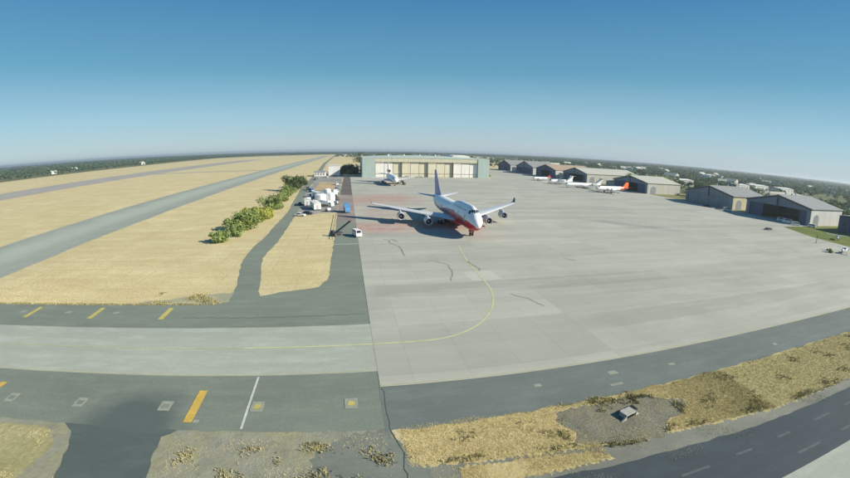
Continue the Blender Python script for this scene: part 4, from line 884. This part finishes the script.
def truck(label, x, y, rz, cabc, boxc, z=.05, L=8.0, h=3.6, name='box_truck', tank=False, group=None):
    R_ = empty(name, (x, y, z), rz, label, 'truck', group); hl = L / 2
    m = MB(); m.prism([(-hl, .5), (-hl - .05, 1.3), (-hl + .35, 2.4), (-hl + 1.9, 2.5), (-hl + 1.9, .5)], 0, -1.12, 1.12); c = recalc(m.build('cab', cabc, R_))
    m = MB(); m.add([(-1.0, -hl + .02, 1.4), (1.0, -hl + .02, 1.4), (.95, -hl + .31, 2.28), (-.95, -hl + .31, 2.28)], [(0, 1, 2, 3)]); m.build('windshield', 'window_glass', c)
    for sx in (-1, 1): m = MB(); m.box(sx * 1.125 - .01, sx * 1.125 + .01, -hl + .5, -hl + 1.5, 1.4, 2.2); recalc(m.build('side_window', 'window_glass', c))
    m = MB(); m.box(-.9, .9, -hl + .3, hl, .5, .75); recalc(m.build('chassis', 'dark_metal', R_))
    if tank: m = MB(); m.lathe([(-hl + 2.1, .05), (-hl + 2.15, 1.0), (-hl + 2.3, 1.15), (hl - .3, 1.15), (hl - .1, 1.0), (hl - .05, .05)], 1, (0, 0, 1.95), 18); smooth_angle(recalc(m.build('tank', boxc, R_)), 40)
    else:
        m = MB(); m.box(-1.22, 1.22, -hl + 2.05, hl, .8, h); bb = recalc(m.build('cargo_box', boxc, R_))
        m = MB(); m.box(-1.1, 1.1, hl + .005, hl + .04, .9, h - .15); recalc(m.build('rear_door', 'grey_paint', bb))
    for sx in (-1, 1):
        for yy in (-hl + 1.0, hl - 1.6): wheel(R_, sx * 1.0, yy, .48, .32)
        m = MB(); m.box(sx * .8 - .14, sx * .8 + .14, -hl - .08, -hl - .0, .7, .9); recalc(m.build('headlight', 'off_white', R_))
    return R_
def portable(label, x, y, rz, L, wd, h, group=None):
    R_ = empty('portable_office', (x, y, 0.03), rz, label, 'trailer', group)
    m = MB(); m.box(-wd / 2, wd / 2, -L / 2, L / 2, .5, h); recalc(m.build('wall', 'portable_white', R_))
    m = MB(); m.prism([(-wd / 2 - .15, h + .01), (wd / 2 + .15, h + .01), (wd / 2 + .15, h + .15), (0, h + .4), (-wd / 2 - .15, h + .15)], 1, -L / 2 - .15, L / 2 + .15); recalc(m.build('roof', 'off_white', R_))
    for yy in (-L * .35, 0, L * .35): m = MB(); m.box(wd / 2 + .005, wd / 2 + .04, yy - .5, yy + .5, 1.4, 2.3); recalc(m.build('window', 'window_glass', R_))
    m = MB(); m.box(-.45, .45, -L / 2 - .04, -L / 2 - .005, .5, 2.5); recalc(m.build('door', 'grey_paint', R_))
    m = MB(); m.box(-wd / 2 + .1, wd / 2 - .1, -L / 2 + .1, L / 2 - .1, .0, .5); recalc(m.build('skirt', 'dark_metal', R_)); return R_
def tank(label, x, y, r, h, group=None):
    R_ = empty('storage_tank', (x, y, .03), 0, label, 'tank', group)
    m = MB(); m.lathe([(0, .01), (0, r), (h, r), (h + .25, r * .93), (h + .6, r * .5), (h + .7, .02)], 2, (0, 0, 0), 24); smooth_angle(recalc(m.build('shell', 'white_paint', R_)), 30)
    m = MB()
    for s_ in (-.25, .25): m.tube((s_, -r - .15, 0), (s_, -r - .15, h + .6), .04, None, 6)
    for k in range(int(h / .4)): m.tube((-.25, -r - .15, .4 * k + .3), (.25, -r - .15, .4 * k + .3), .03, None, 5)
    recalc(m.build('ladder', 'grey_paint', R_))
    m = MB(); m.lathe([(0, .3), (.35, .3), (.4, .02)], 2, (r * .3, 0, h + .5), 10); recalc(m.build('hatch', 'grey_paint', R_)); return R_
# slurry base on the left edge of the apron
portable('long white portable office nearest the cars in the equipment yard', -15.6, 199, .25, 12, 3.4, 3.3)
portable('white portable office at the left side of the equipment yard by the road', -20.6, 213, .05, 9, 3.0, 3.4)
portable('white portable office at the far end of the equipment yard', -17.5, 246, .4, 11, 3.2, 3.2)
tank('widest white storage tank in the middle of the equipment yard', -14.5, 222, 3.2, 4.4)
tank('white storage tank nearest the apron in the equipment yard', -9.2, 224, 2.5, 4.8)
tank('slim white storage tank at the back of the equipment yard', -11.5, 238, 2.0, 5.6)
truck('white tanker truck between the storage tanks and the long portable office', -10.6, 206.5, .9, 'white_paint', 'white_paint', .04, 8.5, 3.4, 'tanker_truck', True)
truck('blue box truck parked on the asphalt edge behind the wing shadow', -.3, 186, .12, 'blue_paint', 'blue_paint', .05, 6.8, 3.9)
truck('white box truck standing by the dark asphalt strip', -7.4, 256, .1, 'white_paint', 'white_paint', .05, 7.5, 3.8)
car('white estate car nearest the camera beside the grass, left of the yard', -20.6, 177.3, 1.25, 'white_paint')
car('dark car parked just behind the white estate car', -17.8, 182.2, 1.3, 'dark_car')
car('dark car on the service road left of the portable offices', -24.8, 214, .1, 'dark_car', .05)
car('blue pickup-sized van at the far left of the equipment yard', -24.6, 283, .5, 'blue_paint', .05, 5.2, 2.0, 2.3, True, 'parked_van', 'van')
car('dark van standing farthest left in the equipment yard by the road', -28.4, 296, .2, 'dark_car', .05, 5.0, 2.0, 2.1, True, 'parked_van', 'van')
car('white van parked alone on the asphalt edge near the white line', 3.0, 132.4, .3, 'white_paint', .09, 4.6, 1.95, 2.2, True, 'parked_van', 'van')
for lb_, x_, y_, a_, c_, van_ in (('white van on the brown strip behind the white box truck', -6.8, 276, .1, 'white_paint', True), ('dark car past the white van on the way to the big hangar', -7.5, 292, .3, 'dark_car', False),
    ('silver car beside the sand patch near the brown strip', -6.6, 312, .0, 'silver_car', False), ('white pickup-sized van beyond the sand patch', -8.5, 338, .2, 'white_paint', True), ('dark van in front of the tall white block building', -12, 440, 1.4, 'dark_car', True),
    ('white car in front of the low grey-white building', -22, 430, 1.2, 'white_paint', False), ('silver car parked beside the road before the low building', -28, 415, .1, 'silver_car', False), ('dark car at the road before the low building, left of the silver one', -31, 398, .1, 'dark_car', False)):
    car(lb_, x_, y_, a_, c_, .06, 5.0 if van_ else 4.6, 2.0, 2.2 if van_ else 1.5, van_, 'parked_van' if van_ else 'parked_car', 'van' if van_ else 'car')
# dark belt loader
bl = empty('belt_loader', (-3.7, 134.2, .05), -.75, 'dark belt loader with raised sloping boom on the asphalt edge', 'loader')
m = MB(); m.box(-.9, .9, -2.0, 2.0, .45, 1.05); recalc(m.build('chassis', 'dark_metal', bl))
m = MB(); m.prism([(-2.0, 1.06), (-.9, 1.06), (-1.1, 1.9), (-1.9, 1.9)], 0, -.85, .1); recalc(m.build('cab', 'dark_car', bl))
m = MB(); m.prism([(-1.6, 1.1), (-1.4, .95), (6.2, 3.9), (6.1, 4.2)], 0, .15, .85); recalc(m.build('boom', 'black', bl))
m = MB(); m.tube((.5, 1.4, 1.0), (.5, 3.4, 2.85), .1); recalc(m.build('lift_ram', 'dark_metal', bl))
for sx in (-.8, .8):
    for yy in (-1.3, 1.3): wheel(bl, sx, yy, .4, .28)
# low pipe fence along the asphalt edge
fe = empty('fence', (-5.0, 128, 0), 0, 'low dark pipe fence along the edge of dry grass and asphalt', 'fence')
for k in range(11): m = MB(); m.tube((0, k * 5.0, 0), (0, k * 5.0, .75), .07); m.build('post', 'dark_metal', fe)
m = MB(); m.tube((0, 0, .7), (0, 50, .7), .07); m.build('rail', 'dark_metal', fe)
# vehicles by the right hangars
car('dark car parked in front of the closed grey hangar', 246.5, 212, 1.2, 'dark_car', .09, 5.6, 2.1, 1.9)
car('blue car between the dark car and the silver van before the grey hangar', 243.5, 198.5, 1.3, 'navy_paint', .09, 5.0)
car('silver van parked before the gap between the two right hangars', 244, 191.5, 1.2, 'light_grey', .09, 6.0, 2.2, 2.5, True, 'parked_van', 'van')
car('white van leftmost of the cluster before the open right hangar', 250, 153, 1.0, 'white_paint', .09, 5.0, 2.0, 2.4, True, 'parked_van', 'van')
car('white van in the middle of the cluster before the open right hangar', 246.5, 146.5, .9, 'white_paint', .09, 5.6, 2.1, 2.7, True, 'parked_van', 'van')
car('white car rightmost of the cluster before the open right hangar', 244.5, 139.8, 1.1, 'white_paint', .09, 5.0, 2.0, 2.0, True)
car('white car standing at the corner of the open right hangar', 253, 133.6, .4, 'white_paint', .06, 4.6, 1.9, 2.0, True)
def cart(label, x, y, rz, L, wd, h, mat, name='equipment_cart'):
    R_ = empty(name, (x, y, Z3), rz, label, 'cart')
    m = MB(); m.box(-wd / 2, wd / 2, -L / 2, L / 2, .45, .6); recalc(m.build('deck', 'dark_metal', R_))
    m = MB(); m.prism([(-L * .45, .61), (L * .3, .61), (L * .2, h), (-L * .4, h)], 0, -wd * .42, wd * .42); recalc(m.build('housing', mat, R_))
    m = MB(); m.tube((0, -L / 2, .5), (0, -L / 2 - 1.3, .35), .05); m.build('tow_bar', 'dark_metal', R_)
    for sx in (-1, 1):
        for yy in (-L * .35, L * .35): wheel(R_, sx * wd * .42, yy, .3, .2)
for lb_, x_, y_, a_, L_, w2_, h_, c_ in (
    ('grey wheeled pump unit at the near end of the equipment yard', -9.0, 190, .4, 3.6, 1.9, 1.7, 'light_grey'), ('grey wheeled generator beside the tanker truck', -6.4, 214, 1.2, 3.2, 1.8, 1.8, 'grey_paint'),
    ('brown wheeled pump unit between the storage tanks and the asphalt', -5.6, 232, .2, 3.4, 1.9, 1.6, 'brown_metal'), ('dark wheeled unit behind the slim storage tank', -8.0, 246, 1.0, 4.0, 2.0, 2.0, 'dark_metal'),
    ('blue wheeled unit left of the widest storage tank', -20.4, 226, .7, 3.6, 1.9, 1.9, 'blue_paint')): cart(lb_, x_, y_, a_, L_, w2_, h_, c_)
car('grey pickup-sized van between the far portable office and the road', -23.0, 251, .2, 'grey_paint', .05, 5.4, 2.0, 2.0, True, 'parked_van', 'van')
car('silver car behind the white portable office by the road', -22.0, 232, .9, 'silver_car', .05)
cart('low dark equipment cart alone on the open apron before the right hangars', 200, 129, 1.4, 4.4, 2.2, 1.0, 'dark_metal')
cart('dark tow cart by the nose of the trijet', 46.5, 333, .6, 3.6, 2.0, 1.6, 'dark_metal')
cart('grey power cart before the big hangar doors, left of centre', 62, 424, 1.5, 6, 2.2, 2.2, 'clad_teal')
cart('long grey equipment cart before the big hangar doors, right of the power cart', 75, 425, 1.57, 8, 2.2, 1.8, 'clad_teal')
# floodlight post at the apron edge
fp = empty('light_post', (196, 100, Z3), 0, 'thin dark post standing on the apron near the right edge', 'post')
m = MB(); m.tube((0, 0, 0), (0, 0, 3.2), .12, .08); m.build('pole', 'dark_metal', fp)
m = MB(); m.box(-.35, .35, -.15, .15, 3.0, 3.4); recalc(m.build('lamp_head', 'dark_metal', fp))
m = MB(); m.lathe([(0, .01), (0, .5), (.2, .5), (.25, .01)], 2, (0, 0, 0), 12); recalc(m.build('base', 'concrete', fp))

# ------------------------------------------------------------------ trees
def crown_np(n, r, lobes, leaf, rng, flat=.85, base=0.0):
    """random leaf quads through a lobed crown of radius r, height 2*r*flat, starting at z=base"""
    L = [(rng.normal(0, .42, 2) * r, rng.uniform(.3, 1.15) * r * flat + base, rng.uniform(.22, .55) * r) for _ in range(lobes)]
    out = []
    k = rng.integers(0, lobes, n); d = rng.normal(size=(n, 3)); d /= np.linalg.norm(d, axis=1)[:, None]
    rad = np.where(rng.uniform(0, 1, n) < .16, rng.uniform(1.0, 1.35, n), rng.uniform(.45, 1.06, n) ** .6)
    c = np.array([[a[0][0], a[0][1], a[1]] for a in L])[k]; rr = np.array([a[2] for a in L])[k]
    p = c + d * (rr * rad)[:, None] * np.array([1, 1, .85])
    p[:, 2] = np.maximum(p[:, 2], base + .1)
    nn = d + rng.normal(0, .55, (n, 3)); nn /= np.linalg.norm(nn, axis=1)[:, None]
    a = np.cross(nn, rng.normal(size=(n, 3))); a /= np.linalg.norm(a, axis=1)[:, None] + 1e-9; b = np.cross(nn, a)
    s = (leaf * rng.uniform(.6, 1.3, n))[:, None]
    return np.stack([p - a * s - b * s * .7, p + a * s - b * s * .6, p + a * s * .7 + b * s, p - a * s * .6 + b * s * .8], 1).reshape(-1, 3)
def tree(label, x, y, r, h, mat, n=1600, leaf=.35, name='tree', lobes=9, group=None, seed=0, cat='tree'):
    rng = np.random.default_rng(1000 + seed + int(x * 3) + int(y)); R_ = empty(name, (x, y, 0), 0, label, cat, group)
    base = max(0.0, h - 2.0 * r * .85 * 1.0) if h > 1.7 * r else 0.0
    V = crown_np(n, r, lobes * 2, leaf, rng, (h - base) / (1.55 * r), base); V[:, 2] = np.maximum(V[:, 2], .05)
    link('crown', mesh_np('crown', V, 4, mat), R_)
    m = MB(); tr = .05 * h + .05; m.tube((0, 0, 0), (.1 * r, 0, base + h * .35), tr, tr * .6, 8)
    for k in range(5):
        a = k * 1.3 + x; m.tube((.05 * r, 0, base + h * .15), (math.cos(a) * r * .6, math.sin(a) * r * .6, base + h * .5 + .1 * k), tr * .5, tr * .12, 6)
    m.build('trunk', 'bark', R_); return R_
gb = 'bushes along the service road'
tree('lowest olive bush, nearest the camera end of the roadside row', -41.3, 128.5, 3.0, 3.6, 'leaf_mid', 2600, .22, 'bush', 8, gb, cat='bush')
tree('small round green bush second in the roadside row', -38.2, 138, 2.4, 3.8, 'leaf_mid', 1800, .22, 'bush', 6, gb, cat='bush')
tree('large dark green bushy tree near the front of the roadside row', -38.0, 149, 5.0, 7.2, 'leaf_mid', 5200, .27, 'bush', 12, gb, cat='bush')
tree('yellow-green bush just behind the large dark one', -38.2, 165, 4.8, 6.4, 'leaf_yellow', 4600, .27, 'bush', 11, gb, cat='bush')
tree('yellow-green bush left of the road, smaller of the two', -34.4, 172, 3.6, 5.0, 'leaf_yellow', 3000, .27, 'bush', 9, gb, cat='bush')
tree('rounded olive bush in the middle of the roadside row', -36.6, 200, 4.8, 7.4, 'leaf_mid', 3800, .3, 'bush', 10, gb, cat='bush')
tree('low olive bush behind the rounded one in the row', -36.2, 232, 4.2, 5.4, 'leaf_mid', 2800, .3, 'bush', 9, gb, cat='bush')
tree('olive bush toward the far end of the roadside row', -37.0, 258, 4.6, 6.6, 'leaf_mid', 2800, .32, 'bush', 9, gb, cat='bush')
tree('tall dark tree at the far end of the roadside row', -38.6, 292, 6.6, 11.5, 'leaf_dark', 3600, .38, 'tree', 11, gb)
tree('dark tree beside the last tall one of the roadside row', -35.4, 318, 5.6, 10.5, 'leaf_dark', 3000, .38, 'tree', 10, gb)
tree('small green bush beside the blue-tailed plane at the right edge', 179.3, 84.6, 1.2, 1.7, 'leaf_mid', 900, .16, 'bush', 5, cat='bush')
# trees round the big hangar and behind the right-hand hangars
for i, (x, y, r, h, mt, lb) in enumerate([
    (6.5, 505, 8, 13, 'leaf_dark', 'dark tree in the shade at the left wall of the big hangar'),
    (-2, 515, 7, 10, 'leaf_dark', 'dark tree between the white block building and the big hangar'),
    (-6, 498, 6, 9, 'leaf_dark', 'low dark tree beside the tall white block building'),
    (10, 490, 6, 9, 'leaf_dark', 'low dark tree tight against the left tower of the big hangar'),
    (22, 600, 13, 27, 'leaf_dark', 'tall dark tree rising behind the left tower of the big hangar'),
    (95, 660, 12, 27, 'leaf_dark', 'dark tree crown above the middle of the big hangar roof'),
    (60, 700, 11, 25, 'leaf_dark', 'dark tree crown above the left part of the hangar roof'),
    (175, 530, 9, 15, 'leaf_dark', 'dark tree beside the right tower of the big hangar'),
    (196, 590, 11, 18, 'leaf_dark', 'large dark tree between the big hangar and the hangar row'),
    (215, 660, 10, 17, 'leaf_mid', 'green tree left of the farthest gabled hangar'),
    (322, 640, 12, 20, 'leaf_dark', 'dark tree behind the farthest gabled hangar'),
    (330, 570, 11, 18, 'leaf_dark', 'dark tree behind the third far hangar'),
    (345, 486, 11, 19, 'leaf_dark', 'tall dark tree above the tan-roofed hangar'),
    (312, 380, 9, 15, 'leaf_mid', 'bright green tree right of the long cream-roofed hangar'),
    (322, 362, 10, 17, 'leaf_mid', 'broad green tree behind the dark-fronted hangar'),
    (338, 350, 10, 16, 'leaf_mid', 'green tree farther right behind the dark-fronted hangar'),
    (345, 300, 9, 15, 'leaf_dark', 'dark green tree left of the closed grey hangar roof'),
    (330, 268, 8, 13, 'leaf_mid', 'green tree between the closed grey hangar and its left neighbour'),
    (360, 250, 9, 14, 'leaf_dark', 'dark tree just behind the closed grey hangar'),
    (312, 276, 9, 15, 'leaf_dark', 'large dark tree in the gap left of the closed grey hangar'),
    (300, 262, 7, 12, 'leaf_dark', 'dark tree close to the left side of the closed grey hangar'),
    (318, 192, 7, 12, 'leaf_dark', 'dark tree in the gap between the two right hangars'),
    (318, 150, 8, 13, 'leaf_dark', 'dark tree at the back corner of the open right hangar'),
    (330, 128, 9, 14, 'leaf_dark', 'dark tree behind the lawn at the right edge'),
    (352, 170, 9, 14, 'leaf_dark', 'dark tree behind the open right hangar roof'),
    (283, 362, 3.5, 5, 'leaf_mid', 'small bush between the cream-sided hangars')]):
    tree(lb, x, y, r, h, mt, 1700, .55 if r > 5 else .3, 'tree', 11, 'trees around the hangars', i)

# far wooded suburbs that read as one mass
protos = []
rng = np.random.default_rng(5)
for k in range(8): protos.append(crown_np(90, 1.0, 6, .17, rng, .95, .05))
for k in range(6): protos.append(crown_np(46, 1.0, 5, .25, rng, .9, .0))
def forest(name, P, mat):
    """P: x, y, radius, height, proto index"""
    out = []
    for x, y, r, h, k in P:
        v = protos[int(k)].copy(); a = rng.uniform(0, 6.28); c, s = math.cos(a), math.sin(a)
        q = np.empty_like(v); q[:, 0] = (v[:, 0] * c - v[:, 1] * s) * r + x; q[:, 1] = (v[:, 0] * s + v[:, 1] * c) * r + y; q[:, 2] = v[:, 2] * h / 1.6
        out.append(q)
    return kind(link(name, mesh_np(name, np.concatenate(out), 4, mat)), 'stuff')
def scatter(n, f, bbox, rlo, rhi, near=True):
    x = rng.uniform(bbox[0], bbox[1], n); y = rng.uniform(bbox[2], bbox[3], n); ok = f(x, y); x, y = x[ok], y[ok]
    cl = np.sin(x * .013 + 2 * np.sin(y * .007)) + np.sin(y * .016 + 1.7 * np.sin(x * .006)); keep = rng.uniform(-2.2, 1.2, len(x)) < cl + .6
    x, y = x[keep], y[keep]; r = rng.uniform(rlo, rhi, len(x)); h = np.minimum(r * rng.uniform(1.2, 1.9, len(x)), rng.uniform(8.5, 15.5, len(x)))
    k = rng.integers(0, 8, len(x)) if near else rng.integers(8, 14, len(x))
    return np.stack([x, y, r, h, k], 1)
right = lambda x, y: (x > np.interp(y, [-500, 130, 700, 1400, 3000], [330, 335, 350, 700, 900])) & ~((x > 385) & (x < 680) & (y > 260) & (y < 440) & (rng.uniform(0, 1, len(x)) < .8))
RT = np.concatenate([scatter(5200, right, (300, 1100, -100, 1400), 3.5, 7.5), scatter(3600, right, (1000, 3200, -200, 3200), 8, 15, False)])
forest('suburb_woods', RT, 'leaf_far')
left = lambda x, y: x < np.interp(y, [0, 1200, 2300, 3000], [-640, -680, -740, -600]) - 20
LT = np.concatenate([scatter(1900, left, (-1100, -600, 300, 3000), 4, 8), scatter(1600, left, (-2600, -900, 300, 3500), 9, 15, False)])
forest('suburb_woods', LT, 'leaf_far')
BT = np.concatenate([scatter(2600, lambda x, y: y > np.interp(x, [-3000, -200, 900, 3000], [2980, 3020, 3020, 3020]), (-2500, 3200, 2900, 4200), 9, 17, False),
                     scatter(1800, lambda x, y: y > 0, (-4500, 5500, 4200, 6500), 14, 26, False), scatter(2200, lambda x, y: x > 0, (3200, 8500, -1500, 4200), 14, 24, False), scatter(900, lambda x, y: x < 0, (-7000, -2600, 0, 4200), 14, 24, False), scatter(1500, lambda x, y: y > 0, (-8000, 9000, 6500, 9500), 18, 30, False),
                     scatter(420, lambda x, y: x > 120 + (y - 700) * .1, (120, 900, 720, 1700), 6, 11, True), scatter(160, lambda x, y: x > -60, (-60, 600, 1700, 2900), 8, 12, False)])
forest('suburb_woods', BT, 'leaf_far')
# houses among the trees
hp = empty('house', (0, 0, 0), 0, 'small pale-roofed house among the trees beyond the airfield', 'house', 'houses among the far trees')
m = MB(); m.box(-7, 7, -5, 5, 0, 4); recalc(m.build('wall', 'off_white', hp))
m = MB(); m.prism([(-5.6, 4.01), (5.6, 4.01), (0, 6.8)], 0, -7.6, 7.6); recalc(m.build('roof', 'roof_pale', hp))
spots = []
r2 = random.Random(3)
while len(spots) < 56:
    if len(spots) < 52: x, y = r2.uniform(370, 1300), r2.uniform(60, 1300)
    else: x, y = r2.uniform(-900, -700), r2.uniform(600, 1900)
    if x > 0 and (x < 370 + max(0, y - 700) * .5 or (380 < x < 690 and 260 < y < 445)): continue
    spots.append((x, y, r2.uniform(0, 3.1)))
for i, (x, y, a) in enumerate(spots):
    o = hp
    if i:
        o = hp.copy(); COL.objects.link(o)
        for ch in hp.children: c = ch.copy(); COL.objects.link(c); c.parent = o
    o.location = (x, y, 0.02); o.rotation_euler = (0, 0, a); k = r2.uniform(1.0, 1.7); o.scale = (k, k, k * 1.15)

# ------------------------------------------------------------------ haze
t = bpy.data.materials.new('haze_air'); t.use_nodes = True; nt = t.node_tree
nt.nodes.remove(nt.nodes['Principled BSDF'])
pv = nt.nodes.new('ShaderNodeVolumePrincipled'); pv.inputs['Color'].default_value = (0.70, 0.79, 0.88, 1); pv.inputs['Density'].default_value = 0.00013; pv.inputs['Anisotropy'].default_value = 0.3
nt.links.new(pv.outputs[0], nt.nodes['Material Output'].inputs['Volume']); MATS['haze_air'] = t
m = MB(); m.box(-13500, 13500, -13500, 13500, -1.0, 45.0); hz = recalc(m.build('haze', 'haze_air')); kind(hz, 'stuff')
